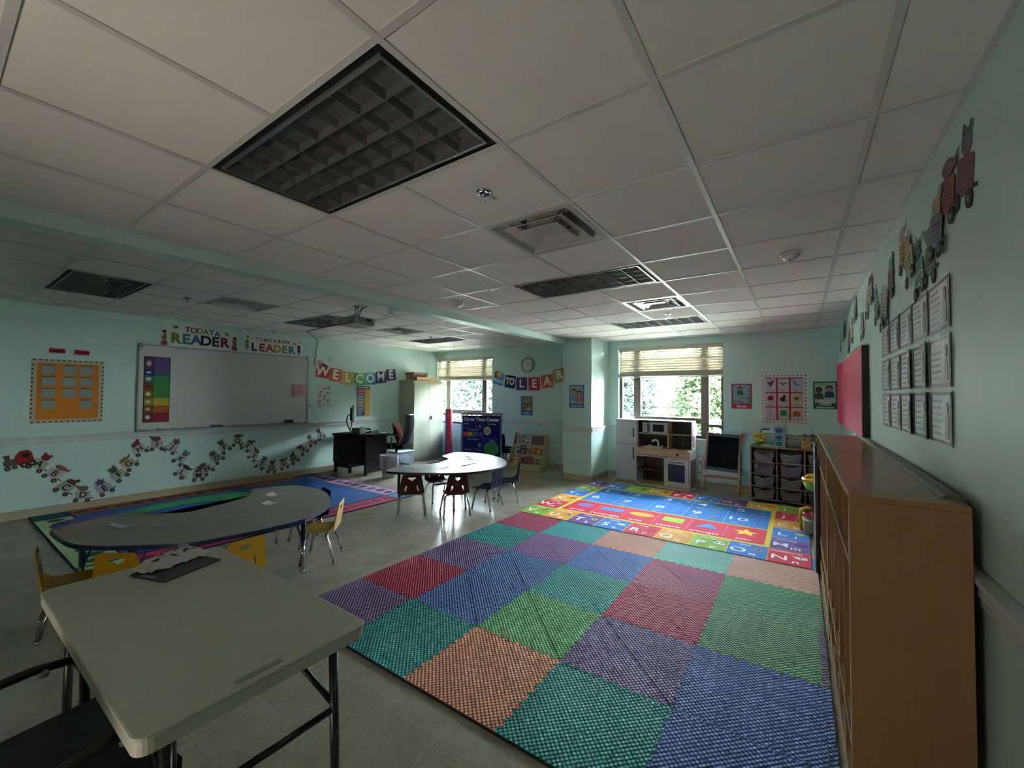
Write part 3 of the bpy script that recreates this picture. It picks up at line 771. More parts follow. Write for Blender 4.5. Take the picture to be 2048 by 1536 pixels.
# ---------------------------------------------------------------- alphabet train under the rail
TL = [(-.446,.635),(-.315,.5),(-.216,.31),(-.058,.185),(.143,.233),(.282,.397),(.381,.526),(.487,.722),(.679,.767),(.855,.706),(.961,.524),(.984,.327),(1.194,.243),(1.304,.327),(1.436,.482),(1.537,.639),(1.723,.727),(1.868,.631),(1.981,.451),(2.096,.3),(2.271,.207),(2.485,.24),(2.663,.317),(2.827,.464),(2.988,.608),(3.166,.718)]
AN = ['apple', 'bear', 'cat', 'dog', 'elephant', 'fish', 'goat', 'hen', 'insect', 'jar', 'kite', 'lion', 'mouse', 'nest', 'owl', 'pig', 'quilt', 'rabbit', 'snake', 'tyre', 'umbrella', 'vase', 'whale', 'box', 'yarn', 'zebra']
lc = ['7A2A33', '8A5240', '5E4038', '6A6A58', '5A5460', '4E5A44', '7A6A48', '7A3A40', '6A3A3E', '7A4648', '5A6A62', '3E3A38', '5A5448', '6A4A44', '6A5560', '4A5450', '6A4840', '5A4A44', '6A6A40', '4E4E3A', '6A5A4C', '5A5A52', '5E5440', '6A4A48', '4E5A50', '4A4A44']
cc = ['A9AB98', 'B4B2A4', 'A8A69A', 'A9AA92', '9C9AA0', 'A4A68A', 'B0A67E', 'B0ACA4', 'AFA5A2', 'B4A8A4', 'B4B8BC', 'B4B0A8', 'A4A298', 'A89890', 'A49CA0', 'B0B0A8', 'B0A898', 'B8B6AC', 'A8A898', 'A8A890', 'ACA698', 'B0B0A8', 'A8A088', 'B0A8A0', 'A8ACA4', 'A4A49C']
def cutout(t, ch, c1, c2, k, s=1.0, load=True):
    B().prism(rrect(-.058*s, -.045*s, .058*s, .045*s, .015*s), 0, .002).build('car_body', paper(c1), t)
    B().text(ch, .085*s, 0, 0, .0022, bold=.02).build('letter', m_ink, t) if ch else None
    for x in (-.045, .045): B().lathe([(.022*s, 0), (.022*s, .003)], x*s, -.055*s, .0022, 12).lathe([(.008*s, .003), (.008*s, .0036)], x*s, -.055*s, .0022, 8, 1).build('wheel', [paper('3E3A34'), paper('8A867C')], t)
    B().box(.058*s, .09*s, -.035*s, -.025*s, 0, .002).build('coupling', paper('4A4640'), t)
    if load:
        b = B(); v = k % 5
        if v == 0: b.ell(0, .075*s, .035*s, .032*s, .001, 0, 12).ell(-.025*s, .105*s, .012*s, .014*s, .001, 0, 8).ell(.025*s, .105*s, .012*s, .014*s, .001, 0, 8)
        elif v == 1: b.ell(.0, .068*s, .05*s, .024*s, .001, 0, 12).prism([(.03*s, .07*s), (.085*s, .10*s), (.06*s, .055*s)], .001, .002)
        elif v == 2: b.prism([(-.045*s, .046*s), (.045*s, .046*s), (.03*s, .10*s), (-.035*s, .085*s)], .001, .002).ell(.035*s, .1*s, .018*s, .016*s, .001, 0, 8)
        elif v == 3: b.ell(-.01*s, .07*s, .04*s, .028*s, .001, 0, 12).prism([(-.05*s, .06*s), (-.09*s, .11*s), (-.03*s, .09*s)], .001, .002)
        else: b.prism(star(0, .08*s, .05*s, .55, 6), .001, .002)
        b.build('load', paper(c2), t)
t = thing('train_engine', 'red and grey paper locomotive leading the alphabet train on left wall', 'wall decoration', M=onleft(-.61, .70, .001, .25))
B().prism(rrect(-.12, -.05, .03, .03, .03), 0, .002).build('boiler', paper('5E5652'), t)
B().prism([(-.02, -.06), (.12, -.06), (.12, .07), (.09, .10), (.03, .10), (-.02, .05)], .0022, .004).build('cab', paper('96281F'), t)
B().rect(.04, .01, .095, .065, .0042).build('cab_window', paper('3A1A16'), t)
B().prism([(-.095, .03), (-.06, .03), (-.05, .085), (-.105, .085)], 0, .002).build('chimney', paper('6A4A44'), t)
for x, r_ in ((-.10, .026), (-.045, .022), (.03, .034), (.095, .034)): B().lathe([(r_, 0), (r_, .003)], x, -.07, .0042, 14).lathe([(r_*.45, .003), (r_*.45, .0036)], x, -.07, .0042, 8, 1).build('wheel', [paper('3A2A26'), paper('A08A7C')], t)
for k, (y, z) in enumerate(TL):
    y2, z2 = TL[min(k+1, 25)] if k < 25 else (y+.1, z+.1); y1, z1 = TL[max(k-1, 0)]
    a = math.atan2(z2-z1, max(.05, y2-y1)); a = max(-.9, min(.9, a))
    ch = chr(65+k)
    t = thing('train_car', 'paper train wagon lettered %s on the left wall under the rail' % ch, 'wall decoration', M=onleft(y, z, .001+.005*(k % 3), a*.8), group='alphabet train wagons on the left wall')
    cutout(t, ch, cc[k], lc[k], k, 1.2)

# ---------------------------------------------------------------- right wall
TR = [(.701,2.298),(.885,2.304),(1.027,2.215),(1.173,2.136),(1.355,2.12),(1.525,2.22),(1.736,2.333),(2.068,2.256),(2.256,2.117),(2.433,2.104),(2.643,2.187),(2.9,2.348),(3.162,2.298),(3.47,2.158),(3.945,2.389),(4.335,2.221),(4.659,2.15),(5.178,2.355),(5.776,2.259)]
rc = ['7A4450', '8A4A44', '6E6E74', '6A7076', '8FA090', 'A8A680', 'B0926A', '7A5A54', '9A8E92', '8E9892', '84928A', 'B0A890', 'A0948A', '9A8E8E', '7E928C', 'C08A68', '948A90', '5E7870', '7A9490']
ps = ['nearest the camera, burgundy', 'second from the camera, red', 'third from the camera, dark grey', 'fourth from the camera, slate grey', 'fifth from the camera, pale green', 'sixth from the camera, olive yellow', 'seventh from the camera, orange tan', 'eighth from the camera, brown', 'ninth from the camera, pinkish grey', 'tenth from the camera, grey', 'eleventh from the camera, grey green', 'twelfth from the camera, cream', 'thirteenth from the camera, beige', 'fourteenth from the camera, mauve grey', 'sixth from the far corner, teal grey', 'fourth from the far corner, light orange', 'third from the far corner, mauve', 'second from the far corner, dark green', 'closest to the far corner, pale teal']
ps[14] = 'fifth from the far corner, teal grey'
for k, (y, z) in enumerate(TR):
    a = [-.5, -.4, -.3, -.1, .3, .5, .1, -.3, -.4, .1, .5, .2, -.3, .1, .2, -.3, .2, .4, -.3][k]
    s = 1.05
    t = thing('train_car', 'paper train cutout high on the right wall, %s' % ps[k], 'wall decoration', M=onright(y, z-.01, .001+.005*(k % 3), a*.5), group='train cutouts along the top of the right wall')
    cutout(t, '', rc[k], rc[(k*5+2) % 19], k, s*1.4)
    b = B()
    for q in range(4): b.box(-.062, .062, -.04+q*.022, -.034+q*.022, .0022, .003)
    b.build('printed_lines', paper('5A5858'), t)
# laminated verse sheets, five across and three down
ys = [2.452, 2.142, 1.828, 1.513, 1.198, .875]
rows = [(1.795, 2.0), (1.565, 1.775), (1.335, 1.55)]
bc = [['5A4450', '4A5260', '48605C', '4A605A', '6A4450'], ['6A4450', '5A4A58', '5A4450', '6A3A4A', '7A6A48'], ['6A3440', '7A3440', '4A4650', '4A5C60', '484660']]
nm = ['top row', 'middle row', 'bottom row']; cn = ['far end by the pink board', 'fourth from the near edge', 'third from the near edge', 'second from the near edge', 'at the near edge']
for r_, (z0, z1) in enumerate(rows):
    for c in range(5):
        w = ys[c]-ys[c+1]-.008; h = z1-z0
        t = thing('laminated_sheet', 'laminated verse sheet with a figure, %s, %s' % (nm[r_], cn[c]), 'poster', M=onright(ys[c], z0, .001), group='laminated sheets on the right wall')
        bow = .014 if (r_ > 0 and c in (2, 3)) else .004
        def sh(x0, y0, x1, y1, dz, n=6, w=w, h=h, bow=bow):
            return B().sheet(lambda u, v: (x0+u*(x1-x0), y0+v*(y1-y0), .002+dz+bow*((x0+u*(x1-x0))/w)**3), n, 1, .0006)
        sh(0, 0, w, h, 0).build('laminate', glossy('D2D0D6'), t)
        b = B(); g = glossy(bc[r_][c])
        for q in ((.004, .004, w-.004, .016), (.004, h-.016, w-.004, h-.004), (.004, .016, .012, h-.016), (w-.016, .016, w-.008, h-.016)):
            s_ = sh(*q, .0012, 6 if q[2]-q[0] > .1 else 1); b.add(s_.v, s_.f, 0)
        b.build('coloured_border', g, t)
        b = B()
        for q in range(6):
            yy = h*.82-q*h*.125; s_ = sh(w*.10, yy-.007, w*(.46+.10*((q*7+c*3+r_) % 3)/2), yy+.003, .0012, 3); b.add(s_.v, s_.f, 0)
        b.build('verse_lines', glossy('85828A'), t)
        b = B(); fx = w*.82
        def fz(x): return .0034+bow*(x/w)**3
        b.prism([(fx-.03, h*.12), (fx+.02, h*.12), (fx+.016, h*.55), (fx-.022, h*.55)], fz(fx), fz(fx)+.001, 0)
        b.ell(fx-.002, h*.68, .022, .026, fz(fx), 1, 12).ell(fx-.002, h*.66, .015, .017, fz(fx)+.0012, 2, 10)
        b.build('child_figure', [glossy(['5A4A52', '4E5A5A', '6A5A48'][(r_+c) % 3]), glossy('4A3A34'), glossy('8C7268')], t)
        if r_ > 0 or c == 4: B().box(w*.5-.02, w*.5+.02, h-.008, h+.006, .003+bow*.12, .0036+bow*.12).build('tape', glossy('C8CCC4'), t)
t = thing('bulletin_board', 'pink paper covered bulletin board beyond the lockers on right wall', 'bulletin board', M=onright(5.745, 1.19))
w, h = 2.63, .765
B().box(0, w, 0, h, 0, .045).build('board', m_dark, t)
B().box(.0, .93, 0, h-.01, .0455, .048).build('pink_paper', paper('BC2C50'), t)
B().box(1.0, w-.01, 0, h-.01, .0455, .048).build('pink_paper', paper('B8344F'), t)
B().sheet(lambda u, v: (.93+u*.07, v*h, .0495+.002*math.sin(u*PI)), 3, 6, .001).build('border_strip', paper('D2CCC4'), t)
b = B()
for k in range(44): b.ell(.03+k*.06, h, .034, .022, .0462+.0002*(k % 2), 0, 10, t=.0015)
b.build('scalloped_trim', paper('C9C6BC'), t)
B().box(-.035, 0, 0, h, .0, .047).build('border_strip', paper('C9C6BC'), t)

# ---------------------------------------------------------------- far wall
t = thing('wall_clock', 'round grey-rimmed wall clock above the READY TO LEAR banner', 'clock', M=onfar(-3.845, 2.175))
B().lathe([(.155, 0), (.158, .03), (.148, .04), (.140, .034), (.140, .012), (.001, .012)], n=36).build('case', m_grey, t)
B().lathe([(.138, .0125), (.138, .014)], n=36).build('dial', mat('dial_white', 'D9DDDD', .4), t)
for k in range(12):
    a = PI/2-2*PI*(k+1)/12
    B().text(str(k+1), .038, .108*math.cos(a), .108*math.sin(a), .0145, bold=.01).build('numeral', m_ink, t)
B().beam((-.01, -.004, .017), (.034, .068, .017), .009, .002).build('hour_hand', m_ink, t)
B().beam((-.02, .001, .0195), (.112, -.006, .0195), .006, .002).build('minute_hand', m_ink, t)
t = thing('learn_banner', 'pennant banner reading READY TO LEAR that runs into the pillar', 'banner', M=onfar(-4.76, 1.68))
PN = [('', .125, .215, -.28, '3F7FA5'), ('TO', .445, .14, -.13, '22223E'), ('L', .755, .09, -.02, '4A2E58'), ('E', 1.08, .085, .03, '9E1F2E'), ('A', 1.40, .135, .10, 'A84A2E'), ('R', 1.69, .255, .20, '9A8A48')]
for k, (ch, x, y, a, c) in enumerate(PN):
    q = B().prism(rrect(-.145, -.14, .145, .14, .02) if k < 5 else rrect(-.14, -.14, .12, .14, .02), 0, .002).build('pennant', paper(c), t)
    q.matrix_local = Matrix.Translation((x, y, .001+.001*k)) @ Matrix.Rotation(a, 4, 'Z')
    if ch: B().text(ch, .25 if len(ch) == 1 else .21, 0, 0, .0035, bold=.035, wide=1 if len(ch) == 1 else .8).build('letter', paper('E0E0DA'), q)
    b = B()
    for n in range(9):
        an = n*.7+k; b.ell(.12*(1 if math.cos(an) > 0 else -1), .115*math.sin(an*1.3), .007, .009, .0022, 0, 6)
    b.build('confetti', paper('CFCABC'), q)
    if k == 0:
        B().text('READY', .105, 0, -.055, .0035, bold=.03, wide=.85, rot=-.08).build('letter', paper('D2DEE2'), q)
        B().ell(-.04, .08, .085, .085, .0035, 0).build('balloon_picture', paper('8A4A3E'), q); B().ell(-.01, .09, .06, .06, .005, 0).build('balloon_picture', paper('D09A5E'), q)
B().tube([(.0, .36, .0), (.44, .27, .0), (.9, .22, .0), (1.4, .27, .0), (1.8, .41, .0)], .0016, 4).build('string', m_pw, t)

def photo_poster(M, w, h, border, cap, label, figs, bgc, ch=.15, inset=.03, lines=1, sz=.055):
    t = thing('poster', label, 'poster', M=M)
    B().box(0, w, 0, h, 0, .002).build('sheet', paper(border), t)
    q = B().rect(inset, h*ch+.01, w-inset, h-inset, .002).build('photograph', paper(bgc), t)
    for (fx, fy, fr, hair, skin, shirt) in figs:
        x, y = inset+(w-2*inset)*fx, h*ch+(h*(1-ch)-inset)*fy
        b = B(); lo = max(h*ch+.012, y-fr*3.0)
        b.prism([(max(inset+.002, x-fr*1.5), lo), (min(w-inset-.002, x+fr*1.5), lo), (min(w-inset-.002, x+fr*1.1), y-fr*.9), (max(inset+.002, x-fr*1.1), y-fr*.9)], .0034, .0044, 2)
        b.ell(x, y+fr*.2, fr, fr*1.05, .0046, 0, 14).ell(x, y-fr*.12, fr*.78, fr*.82, .006, 1, 14)
        b.build('pictured_person', [paper(hair), paper(skin), paper(shirt)], q)
    for k, ln in enumerate(cap.split('|')):
        B().text(ln, sz, w/2, h*ch*.55-(k-(lines-1)/2)*sz*1.05, .0024, bold=.025).build('caption', paper('D5D8D8'), t)
    return t, q
photo_poster(onfar(-4.02, 1.085), .30, .415, '2E6A9A', 'Library', 'small blue-bordered photo poster below the wall clock', [(.45, .72, .045, '8A7A66', 'A88A70', '5A4A44'), (.3, .40, .035, '3A2A24', 'A07A60', '8A5A50'), (.7, .38, .04, '3E2A22', 'A8805E', 'B8A078')], '7A7468', .2)
photo_poster(onfar(-2.452, 1.30, Y=5.477), .29, .412, '24588C', 'Group Time', 'blue-bordered photo poster on the pillar front', [(.3, .68, .05, '3A2824', 'A0806A', '6A8AA8'), (.72, .58, .05, '2A2224', 'A8826A', 'A86A70')], '9AA0A0', .16, .02, sz=.045)
t, q = photo_poster(onfar(.092, 1.33), .287, .40, 'A82A36', 'Blocks', 'red-bordered poster captioned Blocks right of the window', [(.42, .80, .032, '241C1C', 'A8806A', '3A5A3A')], '7FA0B0', .17, .02)
b = B()
for k in range(16): x, y = .03+rnd.random()*.2, .085+rnd.random()*.10; b.box(x, x+.035, y, y+.016, .0095, .0105, k % 3)
b.build('pictured_blocks', [paper('9A7A5A'), paper('B09078'), paper('6A5A50')], q)
t, q = photo_poster(onfar(1.168, 1.352), .282, .402, '1F5A3E', 'Puzzles &|Manipulatives', 'green-bordered poster captioned Puzzles in the far right corner', [(.2, .62, .042, '241C1C', '5A3E34', '4A3E44'), (.7, .70, .042, '1E1818', 'A8826E', '2A3A6E')], 'A8B0AC', .2, .018, lines=2, sz=.038)
B().ell(.15, .105, .085, .03, .0095, 0).build('pictured_table', paper('C0BCB4'), q)

# colour card grid
t = thing('colour_chart', 'red backed chart of nine colour cards with picture border above toy shelf', 'bulletin board', M=onfar(.50, 1.105))
w, h = .605, .775
B().box(.05, w-.05, .05, h-.05, 0, .002).build('red_backing', paper('A5202E'), t)
for k, (x0, y0, x1, y1) in enumerate(((0, 0, w, .06), (0, h-.06, w, h), (0, .061, .06, h-.061), (w-.06, .061, w, h-.061))):
    q = B().rect(x0, y0, x1, y1, .0022).build('border_strip', paper('D8DCD8'), t)
    d = B(); n = 12
    for i in range(n):
        f = (i+.5)/n; c = (i*3+k) % 3
        if k < 2: d.ell(x0+(x1-x0)*f, (.030 if k == 0 else h-.030), .012, .010, .0036, c, 7)
        else: d.ell((.03 if k == 2 else w-.03), y0+(y1-y0)*f, .010, .013, .0036, c, 7)
    d.build('border_pictures', [paper('7A2A33'), paper('33403A'), paper('8A6A3A')], q)
cards = [('Purple', '5E2A58'), ('Black', '111113'), ('Blue', '55667E'), ('Red', 'A01E28'), ('Brown', '3E2218'), ('Yellow', 'B59A3A'), ('Pink', 'A88AA4'), ('Green', '2F7A33'), ('Orange', 'B8622A')]
tint = ['C4BCC8', 'BEBEBA', 'AEB6C6', 'C2B4BC', 'BCB6BC', 'BCB4A4', 'BCB4C6', 'B4BAAC', 'C0BAB4']
for k, (nm_, c) in enumerate(cards):
    cx, r_ = k % 3, k//3; x = .062+cx*.166; y = h-.062-.218-r_*.223
    q = B().rect(x, y, x+.142+(.006 if cx == 2 else 0), y+.205, .0024).build('colour_card', paper(tint[k]), t)
    X, Y, z = x+.071, y+.125, .0038; b = B()
    if k == 0: b.prism([(X-.045, Y+.03), (X+.045, Y+.03), (X, Y-.05)], z, z+.001); b.ell(X+.03, Y+.04, .022, .014, z+.001, 1, 9)
    elif k == 1: b.prism([(X-.06, Y+.02), (X-.02, Y+.012), (X, Y-.002), (X+.02, Y+.012), (X+.06, Y+.02), (X+.02, Y-.005), (X, Y-.02), (X-.02, Y-.005)], z, z+.001)
    elif k == 2: b.prism([(X-.05, Y+.045), (X-.02, Y+.035), (X+.0, Y-.005), (X+.03, Y-.018), (X+.055, Y+.01), (X+.03, Y-.032), (X-.01, Y-.025), (X-.03, Y+.015)], z, z+.001)
    elif k == 3: b.ell(X-.014, Y, .024, .034, z, 0, 14).ell(X+.014, Y, .024, .034, z+.0003, 0, 14).prism([(X, Y+.03), (X+.03, Y+.055), (X+.025, Y+.035)], z+.001, z+.002, 2)
    elif k == 4: b.ell(X-.01, Y-.015, .034, .035, z, 0, 14).ell(X+.012, Y+.03, .022, .02, z+.0003, 0, 12).box(X, X+.045, Y-.048, Y-.035, z, z+.001).box(X, X+.04, Y-.01, Y+.0, z, z+.001)
    elif k == 5: b.prism(star(X, Y, .055, .62, 12), z, z+.001); b.ell(X, Y, .022, .02, z+.001, 2, 12)
    elif k == 6: b.prism([(X-.03, Y+.045), (X-.005, Y+.045), (X+.0, Y+.02), (X-.015, Y-.005), (X+.04, Y-.02), (X+.02, Y-.035), (X-.03, Y-.03), (X-.028, Y-.01), (X-.01, Y+.02), (X-.014, Y+.035), (X-.03, Y+.035)], z, z+.001)
    elif k == 7:
        for a in range(4): b.ell(X+.026*math.cos(a*1.57+.78), Y+.026*math.sin(a*1.57+.78), .024, .024, z+.0002*a, 0, 12)
        b.box(X-.003, X+.003, Y-.05, Y, z, z+.001)
    else:
        for a in (-.025, 0, .025): b.ell(X+a, Y-.01, .026, .042, z+.0002*(a > 0), 0, 14)
        b.box(X-.008, X+.0, Y+.03, Y+.05, z, z+.001, 1)
    b.build('colour_picture', [paper(c), paper('2E4A22'), paper('6A4A22')], q)
    B().text(nm_, .03, X, y+.025, z, bold=.01).build('colour_word', paper('6E6A70'), q)
# ================================================================ foam mat and rugs
def foam_mat(hexc):
    m = mat('foam_'+hexc, hexc, .62, spec=.12)
    n = m.node_tree.nodes; l = m.node_tree.links; b = n['Principled BSDF']
    t = n.new('ShaderNodeTexCoord'); s = n.new('ShaderNodeSeparateXYZ'); l.new(t.outputs['Object'], s.inputs[0])
    def sn(sock, per, ph=0):
        a = n.new('ShaderNodeMath'); a.operation = 'MULTIPLY'; a.inputs[1].default_value = 2*PI/per; l.new(sock, a.inputs[0])
        c = n.new('ShaderNodeMath'); c.operation = 'SINE'; l.new(a.outputs[0], c.inputs[0]); return c.outputs[0]
    d = n.new('ShaderNodeMath'); d.operation = 'ADD'; l.new(s.outputs['X'], d.inputs[0]); l.new(s.outputs['Y'], d.inputs[1])
    e = n.new('ShaderNodeMath'); e.operation = 'SUBTRACT'; l.new(s.outputs['X'], e.inputs[0]); l.new(s.outputs['Y'], e.inputs[1])
    p = n.new('ShaderNodeMath'); p.operation = 'MULTIPLY'; l.new(sn(s.outputs['X'], .027), p.inputs[0]); l.new(sn(s.outputs['Y'], .027), p.inputs[1])
    bp = n.new('ShaderNodeBump'); bp.inputs['Strength'].default_value = 1; bp.inputs['Distance'].default_value = .006
    l.new(p.outputs[0], bp.inputs['Height']); l.new(bp.outputs[0], b.inputs['Normal'])
    x = n.new('ShaderNodeTexNoise'); x.inputs['Scale'].default_value = 2.5; x.inputs['Detail'].default_value = 5
    r = n.new('ShaderNodeMixRGB'); c = lin(hexc); r.inputs[1].default_value = (*[v*.82 for v in c], 1); r.inputs[2].default_value = (*[min(1, v*1.15+.01) for v in c], 1)
    l.new(t.outputs['Object'], x.inputs['Vector']); l.new(x.outputs[0], r.inputs[0]); l.new(r.outputs[0], b.inputs['Base Color'])
    return m
FX, FY, FS = -1.97, .18, .6096
PU, TE, OR, BL, GR, RE, LT, PE = '6E5A80', '2C8884', 'C08462', '46659E', '55895F', '9A3048', '5FA596', 'C09580'
cells = [[PU, TE, OR, TE, BL], ['982F3E', BL, '5C9A62', '6C5C88', BL], [PU, '4A69A0', '35908A', 'A83A58', GR], ['2C8580', '7A5A8A', '4A6EB0', 'A04A6C', '4F8A66'], ['9E3A55', '3A9C98', 'C08C74', '74B4A4', PE]]
NT = 9; amp = .009
def hpath(i, j, vert):
    """jigsaw boundary from corner (i,j) along +y (vert) or +x; straight at the outside"""
    P = []
    edge = (vert and i in (0,)) or ((not vert) and j in (0,)) or (vert and i == 5) or ((not vert) and j == 5)
    if edge: return [(0, 0)]
    L = FS/(2*NT)
    for k in range(NT):
        for s_, sg in ((0, -1), (1, 1)):
            a = (2*k+s_)*L
            P += [(a+L*.12, sg*amp*.0), (a-L*.06, sg*amp), (a+L*1.06, sg*amp), (a+L*.88, 0)] if False else [(a+L*.1, sg*amp), (a+L*.9, sg*amp)]
    return P
def tile_poly(i, j):
    pl = []
    def seg(x, y, vert, ii, jj, rev):
        ps_ = [(x, y)] if not rev else []
        q = hpath(ii, jj, vert)
        pts = []
        if q != [(0, 0)]:
            for a, o in q: pts.append((x+o, y+a) if vert else (x+a, y+o))
        return pts[::-1] if rev else pts
    x0, y0, x1, y1 = FX+i*FS, FY+j*FS, FX+(i+1)*FS, FY+(j+1)*FS
    pl.append((x0, y0)); pl += seg(x0, y0, False, i, j, False)
    pl.append((x1, y0)); pl += seg(x1, y0, True, i+1, j, False)
    pl.append((x1, y1)); pl += seg(x0, y1, False, i, j+1, True)
    pl.append((x0, y1)); pl += seg(x0, y0, True, i, j, True)
    return pl
mt_ = thing('foam_mat', 'patchwork mat of interlocking ribbed foam squares on the floor', 'play mat', (0, 0, 0))
for j in range(5):
    for i in range(5):
        pl = tile_poly(i, j); cx, cy = FX+(i+.5)*FS, FY+(j+.5)*FS
        pl = [((x-cx)*.9985, (y-cy)*.9985) for x, y in pl]
        o = B().prism(pl, 0, .0125).build('foam_tile', foam_mat(cells[j][i]), mt_)
        o.location = (cx, cy, .0005+.0004*((i*2+j) % 3))
for j, c in enumerate([BL, BL, '6E5A74', GR, PE]):
    B().box(FX+5*FS+.002, FX+5*FS+.034, FY+j*FS+.001, FY+(j+1)*FS-.001, 0, .0125).build('edge_strip', foam_mat(c), mt_)
B().box(FX-.004, FX+5*FS, FY-.005, FY-.0005, 0, .010).box(FX-.005, FX-.0005, FY-.005, FY+5*FS, 0, .010).build('dark_edge', m_dark, mt_)

def cloth(h): return mat('rug_'+h, h, .85, spec=.2, bump=.4, bump_scale=500)
# alphabet rug
RX0, RX1, RY0, RY1 = -2.01, 1.075, 3.165, 5.56
t = thing('alphabet_rug', 'bright alphabet, number and shape rug in front of the toy kitchen', 'rug', (RX0, RY0, 0))
w, h = RX1-RX0, RY1-RY0
zt = .0175
B().box(0, w, 0, .07, .0150, zt).box(0, w, .071, h, 0, zt).build('rug_base', cloth('17181C'), t)
g = B(); g.box(.003, w-.003, .006, h-.003, zt, zt+.0006); g.build('yellow_field', cloth('E0C23A'), t)
cw, chh = w/9, h/6
RC = {'G': '7FA53C', 'O': 'D0953C', 'P': '6A4A8E', 'B': '3A70B8', 'R': 'C02A44'}
cellsA = [('V', 0, 0, 'G'), ('U', 1, 0, 'O'), ('T', 2, 0, 'P'), ('S', 3, 0, 'B'), ('R', 4, 0, 'R'), ('Q', 5, 0, 'O'), ('P', 6, 0, 'G'), ('O', 7, 0, 'B'), ('N', 8, 0, 'R'), ('M', 8, 1, 'P'), ('L', 8, 2, 'B'), ('K', 8, 3, 'O'), ('J', 8, 4, 'R'), ('I', 8, 5, 'G'),
          ('H', 7, 5, 'O'), ('G', 6, 5, 'P'), ('F', 5, 5, 'B'), ('E', 4, 5, 'R'), ('D', 3, 5, 'O'), ('C', 2, 5, 'G'), ('B', 1, 5, 'B'), ('A', 0, 5, 'P'), ('Z', 0, 4, 'G'), ('Y', 0, 3, 'B'), ('X', 0, 2, 'O'), ('W', 0, 1, 'R')]
word = {'N': 'notebook', 'M': 'mouse', 'L': 'lemon', 'K': 'kiwi', 'J': 'jellyfish', 'O': 'owl', 'P': 'panda', 'Q': 'queen', 'R': 'ring', 'S': 'snail', 'T': 'tree', 'U': 'umbrella', 'V': 'violin', 'W': 'whale', 'X': 'x-ray', 'Y': 'yarn', 'Z': 'zebra', 'I': 'iguana', 'H': 'hat', 'G': 'guitar', 'F': 'fish', 'E': 'egg', 'D': 'dog', 'C': 'cat', 'B': 'bee', 'A': 'ant'}
zc = zt+.0007
m_w = cloth('E9EBE8')
for ch, i, j, c in cellsA:
    x, y = i*cw, j*chh
    q = B().box(x+.004, x+cw-.004, y+.006, y+chh-.004, zc, zc+.0006).build('letter_square', cloth(RC[c]), t)
    z = zc+.0008
    B().text(ch, .18, x+cw*.27, y+chh*.40, z, m=0, bold=.012, wide=1.05).text(ch.lower(), .115, x+cw*.64, y+chh*.24, z, bold=.01, wide=1.05).build('lettering', m_w, q)
    B().text(word[ch], .055, x+cw*.42, y+chh*.86, z, bold=.008, wide=1.2).build('word', m_w, q)
    X, Y = 0, 0; b = B(); b.mt = Matrix.Translation((x+cw*.76, y+chh*.60, 0)) @ Matrix.Diagonal((.85, .85, 1, 1))
    ic = {'V': ('6A2E22', 2), 'U': ('9A8478', 0), 'T': ('A8BE5A', 0), 'S': ('D8DCE4', 1), 'R': ('7A2434', 3), 'Q': ('B8B0A0', 3), 'P': ('E6E6E2', 4), 'O': ('A88A5A', 0), 'N': ('D8DCDC', 5), 'M': ('3E3460', 1), 'L': ('D8CE5A', 1), 'K': ('9A7A50', 1), 'J': ('B0C4DC', 1), 'I': ('4E7A2E', 1), 'H': ('8A6A3A', 1), 'G': ('3E3A5A', 1), 'F': ('7AA04A', 1), 'E': ('E6E6E6', 1), 'D': ('8A5A30', 0), 'C': ('3E5A2A', 0), 'B': ('9AA03A', 1), 'A': ('3A2E4A', 1), 'Z': ('E0E4D8', 1), 'Y': ('2E3A58', 2), 'X': ('6A4A2A', 1), 'W': ('8E9AC4', 1)}[ch]
    if ic[1] == 0: b.ell(X, Y, .045, .05, z, 0, 14).ell(X, Y+.005, .02, .02, z+.0004, 1, 10)
    elif ic[1] == 1: b.ell(X, Y, .065, .035, z, 0, 16).ell(X+.05, Y+.01, .012, .01, z+.0004, 1, 8)
    elif ic[1] == 2: b.prism([(X-.06, Y-.04), (X-.02, Y-.03), (X+.05, Y+.05), (X+.02, Y+.05), (X-.03, Y+.0)], z, z+.0006)
    elif ic[1] == 3: b.ell(X, Y, .055, .045, z, 0, 14).ell(X, Y, .036, .03, z+.0004, 1, 12)
    elif ic[1] == 4: b.ell(X, Y, .065, .055, z, 0, 16).ell(X-.025, Y+.005, .018, .02, z+.0004, 1, 10).ell(X+.025, Y+.005, .018, .02, z+.0004, 1, 10).ell(X-.055, Y+.05, .02, .018, z, 1, 9).ell(X+.055, Y+.05, .02, .018, z, 1, 9)
    else: b.prism([(X-.08, Y+.03), (X-.0, Y+.02), (X+.06, Y+.03), (X+.06, Y-.05), (X-.0, Y-.06), (X-.04, Y-.05)], z, z+.0006).box(X-.003, X+.003, Y-.055, Y+.02, z+.0008, z+.0012, 1)
    b.build('picture', [cloth(ic[0]), cloth('2A2A2E' if ic[1] != 3 else RC[c])], q)
ix0, ix1, iy0, iy1 = cw+.045, 8*cw-.045, chh+.045, 5*chh-.045
ym = iy0+(iy1-iy0)*.37
q = B().box(ix0, ix1, ym+.03, iy1, zc, zc+.0006).build('number_panel', cloth('3A78C0'), t)
z = zc+.0008; nw = (ix1-ix0)/5; nh = (iy1-ym-.03)/2
b = B()
for k in range(1, 5): b.box(ix0+k*nw-.004, ix0+k*nw+.004, ym+.05, iy1-.02, z, z+.0005)
b.build('dividing_lines', cloth('8EB4DC'), q)
wd = ['one', 'two', 'three', 'four', 'five', 'six', 'seven', 'eight', 'nine', 'ten']
